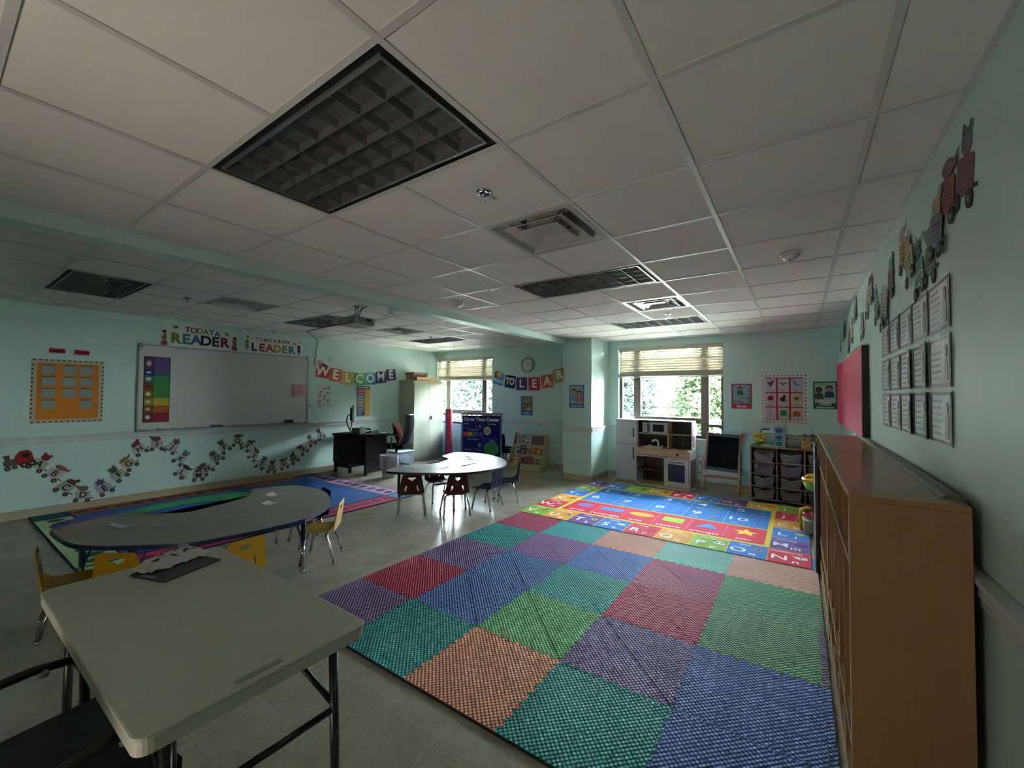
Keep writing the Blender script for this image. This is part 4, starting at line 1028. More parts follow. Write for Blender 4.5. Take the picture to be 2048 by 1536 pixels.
for k in range(10):
    x = ix0+(k % 5)*nw; y = iy1-nh*(1 if k < 5 else 2)
    B().text(str(k+1), .21, x+nw*.27, y+nh*.60, z, bold=.008, wide=1.25).text(wd[k], .05, x+nw*.27, y+nh*.20, z, wide=1.2).build('lettering', m_w, q)
    b = B(); rr = random.Random(k)
    n = [1, 2, 3, 4, 5, 18, 20, 26, 24, 22][k]; sz = .05 if k < 1 else (.03 if k < 5 else .0085)
    for _ in range(n):
        b.ell(x+nw*(.72+rr.uniform(-.14, .14)), y+nh*(.5+rr.uniform(-.24, .24)), sz, sz*.8, z+.0001*rr.random(), rr.randrange(2), 8, t=.0004)
    b.build('counting_pictures', [cloth(['B05A5A', 'B8A07A', 'B8D0A0', '9AC060', 'A04A6A', '5A7A8A', '4A6E6A', '7A78B0', 'B0A07A', '3E4A6A'][k]), cloth(['8A3A3A', '6A6A5A', '6AA04A', '3E7A4A', 'B88AA0', 'A0B4A0', 'A8B890', '5A68A8', '5A5A5A', '8A9AB0'][k])], q)
q = B().box(ix0, ix1, iy0, ym, zc, zc+.0006).build('shape_panel', cloth('C42840'), t)
sn_ = ['circle', 'rectangle', 'oval', 'square', 'triangle', 'star']; sw = (ix1-ix0)/6
b = B()
for k in range(1, 6): b.box(ix0+k*sw-.003, ix0+k*sw+.003, iy0+.06, ym-.06, z, z+.0005)
b.build('dividing_lines', cloth('D89098'), q)
for k, nm_ in enumerate(sn_):
    X, Y = ix0+(k+.5)*sw, iy0+(ym-iy0)*.62; b = B()
    if k == 0: b.ell(X, Y, .11, .10, z, 0, 28)
    elif k == 1: b.box(X-.15, X+.15, Y-.075, Y+.075, z, z+.0006)
    elif k == 2: b.ell(X, Y, .155, .085, z, 0, 28)
    elif k == 3: b.box(X-.12, X+.12, Y-.10, Y+.10, z, z+.0006)
    elif k == 4: b.prism([(X-.125, Y-.09), (X+.125, Y-.09), (X, Y+.11)], z, z+.0006)
    else: b.prism(star(X, Y-.01, .135), z, z+.0006)
    b.build('shape', cloth(['8E70B8', '4E88CC', 'E0A83A', 'A0C03A', '4E88CC', 'E8C03A'][k]), q)
    B().text(nm_, .085, X, iy0+(ym-iy0)*.14, z, bold=.012, wide=1.2).build('word', m_w, q)

# rug by the whiteboard
LX0, LX1, LY0, LY1 = -6.60, -3.77, -.52, 3.02
t = thing('learning_rug', 'navy rug with orange, pink, green and red borders under the whiteboard', 'rug', (LX0, LY0, 0))
w, h = LX1-LX0, LY1-LY0; bw = .33
B().box(0, w, 0, h, 0, .012).build('rug_base', cloth('1B2A4A'), t)
z = .0121
B().box(bw, w-bw, bw, h-bw, z, z+.0006).build('blue_field', cloth('23508E'), t)
brd = [('8E4A30', .008, bw-.02, bw, h-bw, '3A2A28', 16), ('B088B0', bw, w-bw, h-bw+.02, h-.008, '3A3A66', 10), ('B02E4A', w-bw+.04, w-.008, bw, h-bw, '6A2A58', 16), ('9CB486', bw, w-bw, .008, bw-.02, '2A4A44', 10)]
for c, x0, x1, y0, y1, c2, n in brd:
    q = B().box(x0, x1, y0, y1, z, z+.0006).build('border_band', cloth(c), t)
    vert = (y1-y0) > (x1-x0); rr = random.Random(n)
    for k in range(n):
        f = (k+.5)/n; cx = (x0+x1)/2 if vert else x0+(x1-x0)*f; cy = y0+(y1-y0)*f if vert else (y0+y1)/2
        B().prism([(cx+rr.uniform(.05, .09)*math.cos(a*PI/4), cy+rr.uniform(.05, .10)*math.sin(a*PI/4)) for a in range(8)], z+.0008, z+.0013).build('printed_picture', cloth(c2), q)
for x0, x1, y0, y1, c in ((.01, bw-.02, .01, bw-.02, '1E4A4A'), (.01, bw-.02, h-bw+.02, h-.01, '1F3A66'), (w-bw+.04, w-.01, h-bw+.02, h-.01, '4A86B8'), (w-bw+.04, w-.01, .01, bw-.02, 'A9C494')):
    B().box(x0, x1, y0, y1, z, z+.0006).build('corner_square', cloth(c), t)
def blob(cx, cy, rx, ry, n, amp_, seed, rot=0):
    rr = random.Random(seed); ph = rr.random()*6
    return [(cx+(rx*(1+amp_*math.sin(n*a+ph)))*math.cos(a+rot), cy+(ry*(1+amp_*math.sin(n*a+ph)))*math.sin(a+rot)) for a in [2*PI*k/48 for k in range(48)]]
B().prism(blob(.95, 1.35, .48, .95, 3, .06, 2), z+.0008, z+.0014).build('green_shape', cloth('3E8A50'), t)
B().prism(blob(1.15, 1.25, .36, .62, 2, .05, 3), z+.0016, z+.0020).build('blue_shape', cloth('1F4E92'), t)
b = B()
for k in range(7): b.beam((.6+.02*k, .6+.22*k, z+.0019), (.98+.02*k, .72+.22*k, z+.0019), .012, .0006)
b.build('leaf_veins', cloth('2A5E3A'), t)
B().prism(blob(.75, .42, .22, .38, 2, .1, 4), z+.0008, z+.0012).build('purple_shape', cloth('5A4A80'), t)
B().prism(blob(1.36, 2.62, .18, .22, 6, .18, 5), z+.0008, z+.0012).build('orange_shape', cloth('C88A5A'), t)
B().prism(blob(1.95, 2.35, .26, .26, 7, .16, 6), z+.0008, z+.0012).build('red_shape', cloth('C0364E'), t)
B().prism(blob(.62, 2.62, .16, .25, 4, .12, 8), z+.0008, z+.0012).build('green_shape', cloth('3A6A4A'), t)
# ================================================================ tables and chairs
def cr(pts, n=4):
    N = len(pts); o = []
    for i in range(N):
        p0, p1, p2, p3 = [Vector(pts[(i+k) % N]) for k in (-1, 0, 1, 2)]
        for s_ in range(n):
            t_ = s_/n; q = .5*((2*p1)+(p2-p0)*t_+(2*p0-5*p1+4*p2-p3)*t_*t_+(3*p1-p0-3*p2+p3)*t_**3); o.append((q.x, q.y))
    return o
def grow(pl, d):
    N = len(pl); ar = sum(pl[i][0]*pl[(i+1) % N][1]-pl[(i+1) % N][0]*pl[i][1] for i in range(N)); s_ = 1 if ar > 0 else -1; o = []
    for i in range(N):
        a = Vector(pl[i-1]); c = Vector(pl[(i+1) % N]); t_ = (c-a).normalized(); o.append((pl[i][0]+t_.y*d*s_, pl[i][1]-t_.x*d*s_))
    return o
m_navy = mat('navy_enamel', '1C2A52', .35)
m_blk = mat('black_enamel', '17181A', .35)
m_lam = mat('grey_nebula_laminate', '93938C', .30, spec=.5, noise_amt=.06, noise_scale=60)
m_lam2 = mat('pale_grey_laminate', '868C92', .36, spec=.2, noise_amt=.04, noise_scale=60)
def act_table(label, pts, legs, rim, lam, H=.56):
    cx = sum(p[0] for p in pts)/len(pts); cy = sum(p[1] for p in pts)/len(pts)
    t = thing('activity_table', label, 'table', (cx, cy, 0))
    pl = cr([(p[0]-cx, p[1]-cy) for p in pts])
    B().prism(grow(pl, -.004), H-.028, H).build('tabletop', lam, t)
    o = B().prism(grow(pl, .004), H-.030, H-.004, holes=[grow(pl, -.003)[::1]]).build('edge_band', rim, t, bevel=.003)
    b = B().prism(grow(pl, -.14), H-.032, H-.0285); b.build('underside_board', m_dark, t)
    for x, y in legs:
        x -= cx; y -= cy
        lg = B().tube([(x, y, .27), (x, y, H-.035)], .0195, 12).build('leg', rim, t)
        B().tube([(x, y, .02), (x, y, .27)], .0155, 12).build('chrome_insert', m_chrome, lg)
        B().lathe([(.001, 0), (.02, 0), (.022, .012), (.012, .024)], x, y, 0, 12).build('glide', m_chrome, lg)
        a = math.atan2(-y, -x); b = B()
        for d in (-.5, .5): b.tube([(x+.019*math.cos(a+d), y+.019*math.sin(a+d), .30), (x+.10*math.cos(a+d), y+.10*math.sin(a+d), H-.04)], .004, 6)
        b.build('brace', rim, lg)
    return t
T1 = [(-3.33,.963),(-3.509,.687),(-3.485,.588),(-3.271,.479),(-3.149,.283),(-3.098,.106),(-3.072,-.09),(-3.36,-.317),(-3.44,-.412),(-3.373,-.597),(-3.302,-.754),(-3.217,-.775),(-2.841,-.751),(-2.638,-.672),(-2.401,-.478),(-2.234,-.311),(-2.174,-.095),(-2.143,.09),(-2.148,.397),(-2.341,.705),(-2.595,.88),(-2.934,.999)]
T2 = [(-3.323,2.113),(-3.388,2.552),(-3.287,2.682),(-3.192,2.864),(-3.26,3.099),(-3.354,3.273),(-3.605,3.411),(-3.689,3.863),(-3.239,3.983),(-2.711,3.769),(-2.415,3.458),(-2.301,3.226),(-2.282,2.995),(-2.356,2.668),(-2.554,2.416),(-2.812,2.238),(-3.133,2.063)]
act_table('large kidney table with grey top and navy rim nearest the camera', T1, [(-2.49, .579), (-3.35, .78), (-2.62, -.50), (-3.25, -.62)], m_navy, m_lam)
act_table('kidney activity table with glossy pale top and black rim in mid room', T2, [(-3.20, 2.20), (-2.74, 3.079-.35), (-2.62, 3.45), (-3.50, 3.72)], m_blk, m_lam2)
def flat_paper(label, x, y, z, w, h, rz, c='C4C4B6', fold=.02, g='papers on the kidney tables'):
    t = thing('paper_sheet', label, 'paper', (x, y, z+.0008), rz, group=g)
    B().sheet(lambda u, v: ((u-.5)*w, (v-.5)*h, .001+fold*abs(u-.5)**2*2), 6, 2, .0007).build('sheet', paper(c), t)
    B().box(-w*.3, w*.3, -h*.3, -h*.25, .0025, .003).box(-w*.3, w*.2, h*.1, h*.15, .0025, .003).build('print', paper('8A8A80'), t)
flat_paper('creased paper at the left end of the near kidney table', -2.95, -.44, .56, .20, .06, 1.0, fold=.06)
flat_paper('long narrow white strip left on the near kidney table', -2.75, -.25, .56, .24, .035, 1.0)
flat_paper('longer white strip in the middle of the near kidney table', -2.585, .04, .56, .26, .03, 1.5, 'B9B9AC')
flat_paper('small printed booklet on the right end of the near kidney table', -2.76, .45, .56, .13, .10, .6, fold=.04)
flat_paper('small printed booklet further back on the right end of the near kidney table', -3.04, .61, .56, .13, .10, .5, fold=.05)
flat_paper('grey card at the back of the far kidney table', -3.25, 3.55, .56, .24, .11, -.1, '8C9298', .01)
flat_paper('second grey card on the far kidney table, right of the first', -2.97, 3.37, .56, .24, .11, -.2, '8C9298', .01)
flat_paper('white card in the middle of the far kidney table', -2.74, 3.02, .56, .22, .09, 1.2, 'A6ACB2', .03)
flat_paper('small white card pile on the near side of the far kidney table', -2.84, 2.63, .56, .14, .06, .9, 'C8CCD0', .03)
flat_paper('tiny strip beside the small white card pile', -2.72, 2.78, .56, .12, .04, 1.0, '9AA0A6', .02)
flat_paper('pale strip at the left tip of the far kidney table', -3.05, 2.43, .56, .22, .03, .4, 'B6B8B4')

def kid_chair(kind, plastic, label, x, y, face, group):
    t = thing('child_chair', label, 'chair', (x, y, 0), math.atan2(face[1], face[0])-PI/2, group=group)
    sh = .315
    def seat(u, v):
        a = (u-.5)*2; yy = -.15+.31*v
        z = sh-.012*(1-a*a)*math.sin(PI*min(1, v*1.1))
        w_ = .165-.018*abs(v-.45)
        if v < .22: k = (.22-v)/.22; z += .045*k*k
        if v > .85: z -= .018*((v-.85)/.15)**2
        z += .012*abs(a)**4
        return (a*w_, yy, z)
    B().sheet(seat, 10, 12, .008).build('seat', plastic, t)
    pl = []
    for (px, py) in rrect(-.155, 0, .155, .285, .035, 4):
        f = py/.285; k = 1-.22*max(0, f-.1)**.9
        pl.append((px*k*(1.06 if f < .25 else 1), py))
    hole = [(-.052, .245), (.052, .245), (.045, .228), (.0, .195), (-.045, .228)]
    hs = [hole[::-1]]
    for s_ in (-1, 1):
        c = [(s_*.075, .045), (s_*.092, .048), (s_*.075, .125), (s_*.058, .122)]
        if s_ < 0: c = c[::-1]
        hs.append(c[::-1])
    b = B(); b.mt = Matrix.Translation((0, -.150, sh+.008)) @ Matrix.Rotation(math.radians(8), 4, 'X')
    b.prism(pl, -.004, .004, ax='y', holes=hs)
    b.build('backrest', plastic, t, bevel=.002, seg=1)
    for (sx, sy) in ((1, 1), (-1, 1), (1, -1), (-1, -1)):
        fy = .135 if sy > 0 else -.165; ty = .075 if sy > 0 else -.085
        lg = B().tube([(sx*.178, fy, .006), (sx*.160, (fy*.55+ty*.45), .16), (sx*.147, ty*1.08, .262), (sx*.135, ty, .288), (sx*.112, ty, .2975), (sx*.02*1, ty, .2985), (0, ty, .2985)], .0125, 8).build('leg', m_chrome, t)
        B().lathe([(.001, 0), (.014, 0), (.016, .008), (.013, .02)], sx*.178, fy, 0, 10).build('glide', m_chrome, lg)
    B().tube([(0, -.085, .290), (0, .075, .290)], .009, 8).build('seat_rail', m_chrome, t)
    t.scale = (.95, .95, .87)
    return t
m_brown = mat('burgundy_brown_plastic', '4A1E1A', .5, spec=.3)
m_navyp = mat('navy_plastic', '10132A', .75, spec=.08)
m_yel = mat('yellow_plastic', 'B98A12', .38)
g = 'child chairs round the kidney tables'
kid_chair('b', m_brown, 'burgundy child chair at the left end of the far kidney table, its back to us', -3.075, 2.31, (-.72, .69), g)
kid_chair('b', m_brown, 'burgundy child chair in the middle of the near side of the far kidney table', -2.64, 2.64, (-.80, .60), g)
kid_chair('b', m_brown, 'burgundy child chair in the notch behind the far kidney table', -3.26, 2.98, (.95, -.3), g)
kid_chair('n', m_navyp, 'navy child chair at the right end of the far kidney table, side on', -2.50, 3.12, (-.97, -.12), g)
kid_chair('n', m_navyp, 'navy child chair behind the side-on navy chair', -2.52, 3.62, (-.8, -.6), g)
kid_chair('n', m_navyp, 'navy child chair half hidden behind the right end of the near kidney table', -3.12, .97, (-.2, -1), g)
kid_chair('y', m_yel, 'yellow child chair drawn out at the right end of the near kidney table', -2.65, .83, (-.70, -.72), g)
kid_chair('y', m_yel, 'yellow child chair tucked in beside the far corner of the white folding table', -2.29, -.04, (-.98, -.1), g)
kid_chair('y', m_yel, 'yellow child chair behind the white table with a grey hand hole', -2.60, -.47, (-.66, .75), g)
kid_chair('y', m_yel, 'yellow child chair at the far left end of the near kidney table', -2.93, -.70, (.15, 1), g)

# white folding table
t = thing('folding_table', 'white plastic folding table with black tube legs in the foreground', 'table', (-.84, -.74, 0))
m_fold = mat('white_hdpe', 'B9BBAE', .5, bump=.25, bump_scale=350)
w, d = .612, .305
H = .742
b = B(); b.prism(rrect(-w, -d, w, d, .035, 5), H-.012, H)
b.build('tabletop', m_fold, t, bevel=.006)
b = B(); b.prism(rrect(-w+.004, -d+.004, w-.004, d-.004, .033, 5), H-.045, H-.0125, holes=[rrect(-w+.03, -d+.03, w-.03, d-.03, .02, 5)]); b.build('side_skirt', mat('white_hdpe'), t, bevel=.005)
B().box(-w+.04, w-.04, -d+.04, d-.04, H-.03, H-.013).build('underside', mat('white_hdpe'), t)
B().box(w-.045, w-.022, -.09, .03, H, H+.0008).build('moulded_mark', mat('grey_mark', '8C9088', .5), t)
for sx in (-1, 1):
    X = sx*.53
    for sy in (-1, 1):
        lg = B().tube([(X+sx*.04, sy*.225, .012), (X, sy*.225, H-.045)], .0145, 10).build('leg', m_blk, t)
        B().lathe([(.001, 0), (.017, 0), (.018, .03), (.015, .035)], X+sx*.04, sy*.225, 0, 10).build('foot_cap', m_dark, lg)
    B().tube([(X+sx*.012, -.225, .47), (X+sx*.012, .225, .47)], .011, 8).build('crossbar', m_blk, t)
    B().tube([(X+sx*.01, .215, .50), (X-sx*.24, .20, .585), (X-sx*.27, .18, .595), (X-sx*.27, -.18, .595), (X-sx*.24, -.20, .585), (X+sx*.01, -.215, .50)], .010, 8).build('folding_brace', m_blk, t)
    B().tube([(X+sx*.03, -.225, .20), (X+sx*.03, .225, .20)], .011, 8).build('crossbar', m_blk, t)
    for sy in (-1, 1): B().tube([(X-sx*.27, sy*.16, .60), (X-sx*.36, sy*.16, H-.035)], .008, 8).build('brace', m_blk, t)
t = thing('clipboard', 'dark grey flat tray lying on the white folding table', 'tray', (-1.285, -.655, .7425), math.radians(108))
B().prism(rrect(-.125, -.105, .125, .105, .012), 0, .006).build('plate', mat('dark_grey_vinyl', '3A3D42', .5), t, bevel=.002)
B().box(-.12, -.105, -.04, .04, .0065, .010).build('clip', m_grey, t)
wp_ = t = thing('wipes_pack', 'soft white plastic pack with dark blotches on the grey tray', 'package', (-1.345, -.65, .7555), math.radians(102))
def pack(u, v):
    a = u*2-1; c = v*2-1; r_ = (1-a**4)*(1-c**4)
    return (a*.14, c*.062+.006*math.sin(a*5), .045*max(0, r_)**.5+.004*math.sin(a*9+c*4)+.002*math.sin(a*21))
B().sheet(pack, 22, 12, .003).build('film', mat('white_film', 'C6C8C4', .35, bump=.5, bump_scale=60), t)
def patch(u0, v0, ru, rv):
    return lambda u, v: tuple(Vector(pack(u0+ru*(u-.5), v0+rv*(v-.5)))+Vector((0, 0, .0035)))
for k, (u0, v0) in enumerate(((.15, .35), (.42, .2), (.55, .6), (.8, .35), (.88, .7), (.3, .75), (.66, .25))):
    B().sheet(patch(u0, v0, .10, .16), 3, 3, .0012).build('printed_blotch', mat('dark_print', '3A3E48', .4), t)
B().sheet(lambda u, v: ((.135+.03*u), (v-.5)*.10, .006+.003*math.sin(v*20)), 2, 12, .002).build('crimped_end', mat('white_film'), t)
B().sheet(lambda u, v: (-(.135+.035*u), (v-.5)*.11, .006+.003*math.sin(v*17)), 2, 12, .002).build('crimped_end', mat('white_film'), t)
wp_.scale = (.8, .8, .9)
# black adult chair in the lower left corner
t = thing('adult_chair', 'black upholstered chair with curved tube arm in the dark near corner', 'chair', (-.663, -1.17, 0), math.radians(8))
m_fab = mat('black_fabric', '0E0E10', .9, bump=.4)
B().sheet(lambda u, v: ((u-.5)*.52, (v-.5)*.50, .47+.02*math.sin(PI*u)*math.sin(PI*v)), 8, 8, .06).build('seat', m_fab, t, bevel=.01)
B().sheet(lambda u, v: ((u-.5)*.48, -.25-.06*v, .50+.30*v+.0*u), 6, 6, .04).build('backrest', m_fab, t)
for sx in (-1, 1):
    B().tube([(sx*.27, -.27, .01), (sx*.27, -.26, .45), (sx*.27, -.24, .62), (sx*.27, -.20, .655), (sx*.27, .10, .665), (sx*.27, .19, .65), (sx*.27, .215, .60), (sx*.27, .22, .40), (sx*.27, .225, .01)], .0135, 10).build('arm_frame', m_blk, t)
    for y in (.12, .20): B().lathe([(.014, -.012), (.0155, 0), (.014, .012)], sx*.27, y, .65, 8).build('arm_cap', m_grey, t)
B().tube([(-.27, .20, .40), (.27, .20, .40)], .012, 8).build('crossbar', m_blk, t); B().tube([(-.27, -.255, .40), (.27, -.255, .40)], .012, 8).build('crossbar', m_blk, t)

# ================================================================ lockers along the right wall
def wood(name, c1, c2, rough=.4, sc=1):
    m = mat(name, c1, rough)
    n = m.node_tree.nodes; l = m.node_tree.links; b = n['Principled BSDF']
    t_ = n.new('ShaderNodeTexCoord'); mp = n.new('ShaderNodeMapping'); x = n.new('ShaderNodeTexNoise'); r_ = n.new('ShaderNodeMixRGB')
    mp.inputs['Scale'].default_value = (14*sc, 14*sc, 1.2*sc); x.inputs['Scale'].default_value = 3; x.inputs['Detail'].default_value = 6
    r_.inputs[1].default_value = (*lin(c1), 1); r_.inputs[2].default_value = (*lin(c2), 1)
    l.new(t_.outputs['Object'], mp.inputs[0]); l.new(mp.outputs[0], x.inputs['Vector']); l.new(x.outputs[0], r_.inputs[0]); l.new(r_.outputs[0], b.inputs['Base Color'])
    return m
m_lock = wood('maple_laminate', '9A7348', '8A6640', .28)
m_maple_edge = mat('pale_edge_banding', 'C4B490', .3)
def locker(y0, y1, label, n):
    x0, x1, H = 1.131, 1.43, 1.18
    t = thing('cubby_locker', label, 'locker', (x0, y0, 0), group='wooden cubby lockers along the right wall')
    D, Wd = x1-x0, y1-y0; th = .019
    B().box(0, D, 0, Wd, H-th, H).build('top_panel', m_lock, t, bevel=.001)
    B().box(0, D, 0, th, .0, H-th-.0005).build('end_panel', m_lock, t); B().box(0, D, Wd-th, Wd, 0, H-th-.0005).build('end_panel', m_lock, t)
    B().box(D-.008, D-.0005, th+.0005, Wd-th-.0005, .02, H-th-.0005).build('back_panel', m_lock, t)
    for z, nm_ in ((.93, 'shelf'), (.30, 'shelf'), (.10, 'bottom_shelf')): B().box(.002, D-.0085, th+.0005, Wd-th-.0005, z, z+th).build(nm_, m_lock, t)
    B().box(.03, .045, th+.0005, Wd-th-.0005, 0, .0995).build('toe_kick', m_lock, t)
    for k in range(1, n):
        y = th+(Wd-2*th)*k/n
        B().box(.003, D-.0085, y-.008, y+.008, .3195, .9295).build('divider', m_lock, t)
        B().box(.003, D-.0085, y-.008, y+.008, .9495, H-th-.0005).build('divider', m_lock, t)
        B().box(.003, D-.0085, y-.008, y+.008, .1195, .2995).build('divider', m_lock, t)
        for z in (.82,):
            B().tube([(.26, y-.05, z), (.22, y-.05, z), (.205, y-.05, z-.025), (.22, y-.05, z-.04)], .003, 5).build('coat_hook', m_chrome, t)
    for a, c, z0, z1 in ((0, Wd, H-th, H), (th+.001, Wd-th-.001, .93, .93+th), (th+.001, Wd-th-.001, .30, .30+th), (th+.001, Wd-th-.001, .10, .10+th)):
        B().box(-.0015, -.0002, a, c, z0+.001, z1-.001).build('edge_band', m_maple_edge, t)
    for y in (0, Wd-th): B().box(-.0015, -.0002, y+.001, y+th-.001, 0, H-th-.001).build('edge_band', m_maple_edge, t)
    return t
locker(.545, 1.985, 'wooden cubby locker nearest the camera with plain brown end panel', 5)
locker(1.992, 3.46, 'wooden cubby locker further along the right wall, beside the near one', 5)
t = thing('edge_strip', 'long grey rubber strip lying on the locker tops against the wall', 'strip', (1.385, .66, 1.1805), math.radians(-.6))
B().prism([(0, 0), (.055, 0), (.06, .004), (.05, .012), (.012, .012), (0, .004)], 0, 2.9, ax='y').build('strip', mat('grey_rubber_strip', '86867E', .6), t)
t = thing('folded_panel', 'tall black folded panel leaning on the far locker front', 'panel', (1.096, 3.12, .0))
B().box(.004, .030, .0, .42, .002, .96).box(.014, .034, .421, .85, .002, 1.06).build('panel', mat('black_board', '0F1012', .45), t, bevel=.003)
B().box(.0, .0035, .05, .37, .30, .305).box(.0, .0035, .05, .37, .60, .605).build('panel_seam', m_grey, t)

# toys at the lockers' end
m_ty = mat('toy_yellow', 'D8A82A', .35); m_tg = mat('toy_green', '6EA82E', .35); m_tb = mat('toy_blue', '1E4E8E', .4); m_tr = mat('toy_red', 'C0402E', .4)
t = thing('toy_hoop', 'toy basketball stand, yellow and green bowl on a blue post', 'toy', (1.095, 4.16, 0))
B().prism(rrect(.02, -.10, .20, .10, .04), 0, .05).build('base', m_tb, t, bevel=.01)
B().box(.045, .125, -.03, .03, .051, .62).build('post', m_tb, t, bevel=.008)
B().lathe([(.085, .53), (.10, .56), (.118, .61), (.112, .61), (.08, .55), (.001, .545)], .04, 0, 0, 20).build('green_bowl', m_tg, t)
B().lathe([(.122, .612), (.128, .64), (.12, .66), (.106, .66), (.108, .625)], .04, 0, 0, 20).build('yellow_rim', m_ty, t)
B().tube([(-.05, -.01, .66), (-.02, -.02, .69), (.06, 0, .70), (.12, .01, .68)], .012, 8).build('handle', m_ty, t)
t = thing('toy_basket', 'yellow handled toy cart with red ring beside the rug corner', 'toy', (1.02, 4.42, 0.0181), .2)
B().prism(rrect(-.01, -.12, .085, .12, .03), .0, .14).build('body', mat('toy_beige', 'A89C86', .5), t, bevel=.006)
B().tube([(-.03, -.08, .02), (-.045, -.075, .16), (-.03, -.05, .24), (.03, -.02, .265), (.07, 0, .26)], .018, 10).build('handle', m_ty, t)
B().lathe([(.05, .16), (.055, .18), (.05, .20), (.034, .20), (.034, .16)], .05, .02, 0, 16).build('ring', m_tr, t)
t = thing('floor_strip', 'narrow blue and beige mat strip between the alphabet rug and lockers', 'play mat', (1.079, 3.17, 0))
B().box(0.000, .0+.018, 0, .30, .001, .016).build('blue_panel', cloth('4A7ABE'), t); B().box(.000, .018, .301, .62, .001, .016).build('beige_panel', cloth('A0988A'), t)

# ================================================================ toy shelf with bins
t = thing('bin_shelf', 'wooden shelf holding three columns of translucent toy bins', 'shelf', (.39, 5.72, 0))
m_ply = wood('birch_plywood', '9C8A74', '8A7862', .5)
cw_, n = .327, 3; Wd = n*cw_+.02; D = .38; H = .80
B().box(0, Wd, 0, D, H-.02, H).build('top_panel', m_ply, t, bevel=.003)
B().box(0, Wd, D-.01, D-.001, .05, H-.0205).build('back_panel', m_ply, t)
for k in range(n+1): B().box(k*cw_, k*cw_+.018, 0.001, D-.011, .045, H-.0205).build('side_panel' if k in (0, n) else 'divider', m_ply, t)
B().box(0, Wd, .001, D-.001, .03, .0445).build('bottom_panel', m_ply, t)
zs = [.045, .222, .399, .576, .78]
for r_ in range(1, 4):
    for c in range(n): B().box(c*cw_+.0185, (c+1)*cw_-.0005, .002, D-.0115, zs[r_]-.008, zs[r_]+.006).build('shelf', m_ply, t)
for x in (.05, Wd-.05):
    for y in (.05, D-.05): B().lathe([(.001, 0), (.018, 0), (.018, .029), (.001, .029)], x, y, 0, 10).build('caster', m_dark, t)
def clear_mat(name, c, a, rough=.25):
    return mat(name, c, rough, alpha=a, spec=.5)
m_bin = clear_mat('smoky_clear_plastic', 'A8A8B4', .42)
cont = [['toy parts', '5A5058'], ['yellow and white toys', 'B09A4A'], ['pink toys', '9A6A62'], ['pink and teal toys', '8A4A58'], ['cream toys', '8A7A5A'], ['dark pink toys', '6A3A48'], ['grey toys', '4E4E58'], ['dark toys', '4A4450'], ['mixed toys', '50484C'], ['brown toys', '4E443E'], ['small dark toys', '443C3C'], ['blue grey toys', '444A56']]
rn = ['top', 'second', 'third', 'bottom']; cnm = ['left', 'middle', 'right']
for r_ in range(4):
    z = zs[3-r_]+.007
    for c in range(3):
        lb, cc_ = cont[r_*3+c]
        q = thing('toy_bin', 'clear plastic bin in the %s column, %s row of the toy shelf' % (cnm[c], rn[r_]), 'bin', (.39+c*cw_+.018+(cw_-.019)/2, 5.735, z), group='clear bins in the toy shelf')
        hw, hh = .128, .128; b = B()
        def wall(p0, p1, p2, p3, b=b): b.sheet(lambda u, v: tuple((Vector(p0)*(1-u)+Vector(p1)*u)*(1-v)+(Vector(p3)*(1-u)+Vector(p2)*u)*v), 1, 1, .003, sm=False)
        def dip(u): return hh-.022*max(0, 1-((u-.5)/.28)**2)**.5 if abs(u-.5) < .28 else hh
        b.sheet(lambda u, v: ((u-.5)*2*(hw-.022+.022*v), .0-.004*v+.01, v*dip(u)), 16, 2, .003, sm=False)
        wall((-hw+.022, .01, 0), (-hw+.022, .33, 0), (-hw, .335, hh), (-hw, .006, hh)); wall((hw-.022, .01, 0), (hw-.022, .33, 0), (hw, .335, hh), (hw, .006, hh)); wall((-hw+.022, .33, 0), (hw-.022, .33, 0), (hw, .335, hh), (-hw, .335, hh))
        b.box(-hw+.022, hw-.022, .01, .33, 0, .003)
        b.build('bin', m_bin, q)
        B().tube([(( u/16-.5)*2*(hw+.004), .004, dip(u/16)) for u in range(17)], .005, 6).build('rim', clear_mat('bin_rim', 'B4B4BE', .75), q)
        b = B(); rr = random.Random(r_*3+c)
        for _ in range(26):
            s_ = rr.uniform(.012, .026); x, y, zz = rr.uniform(-.085, .085), rr.uniform(.04, .28), rr.uniform(.014, .07); b.box(x-s_, x+s_, y-s_, y+s_, zz-s_*.5, zz+s_*.5, rr.randrange(2)) if rr.random() < .6 else b.ball((x, y, zz+.004), s_*.8, rr.randrange(2), 8)
        o = b.build('toys_inside', [mat('toy_'+cc_, cc_, .6), mat('toy_mix_%d' % ((r_+c) % 4), ['6A6470', '4E5A66', '7A5A58', '5E5848'][(r_+c) % 4], .6)], q); o['kind'] = 'stuff'
# toys standing on the shelf
ZT = .8005
t = thing('toy_flower', 'yellow petalled plastic toy on green base, left on the toy shelf', 'toy', (.50, 5.86, ZT))
B().lathe([(.06, 0), (.065, .02), (.03, .03), (.02, .05), (.001, .05)], n=14).build('base', m_tg, t)
for k in range(3):
    for a in range(5): B().ball((.05*math.cos(a*1.257+k), .035*math.sin(a*1.257+k), .075+k*.05), .028, 0, 10, (1.2, .8, .8)).build('petal', mat('toy_pale_yellow', 'D8C84A', .4), t)
B().tube([(0, 0, .05), (0, 0, .19)], .012, 8).build('stem', m_ty, t)
t = thing('toy_wand', 'blue bent plastic tube with white end above the yellow toy', 'toy', (.50, 5.98, ZT))
B().tube([(.02, 0, 0), (.02, 0, .20), (.025, 0, .225), (.05, 0, .235), (.13, 0, .235)], .011, 8).build('tube', m_tb, t); B().lathe([(.04, 0), (.04, .012), (.001, .012)], .02, 0, 0, 12).build('foot', m_white, t)
t = thing('tray_of_toys', 'shallow clear tray of small toys on the toy shelf', 'tray', (.62, 5.80, ZT))
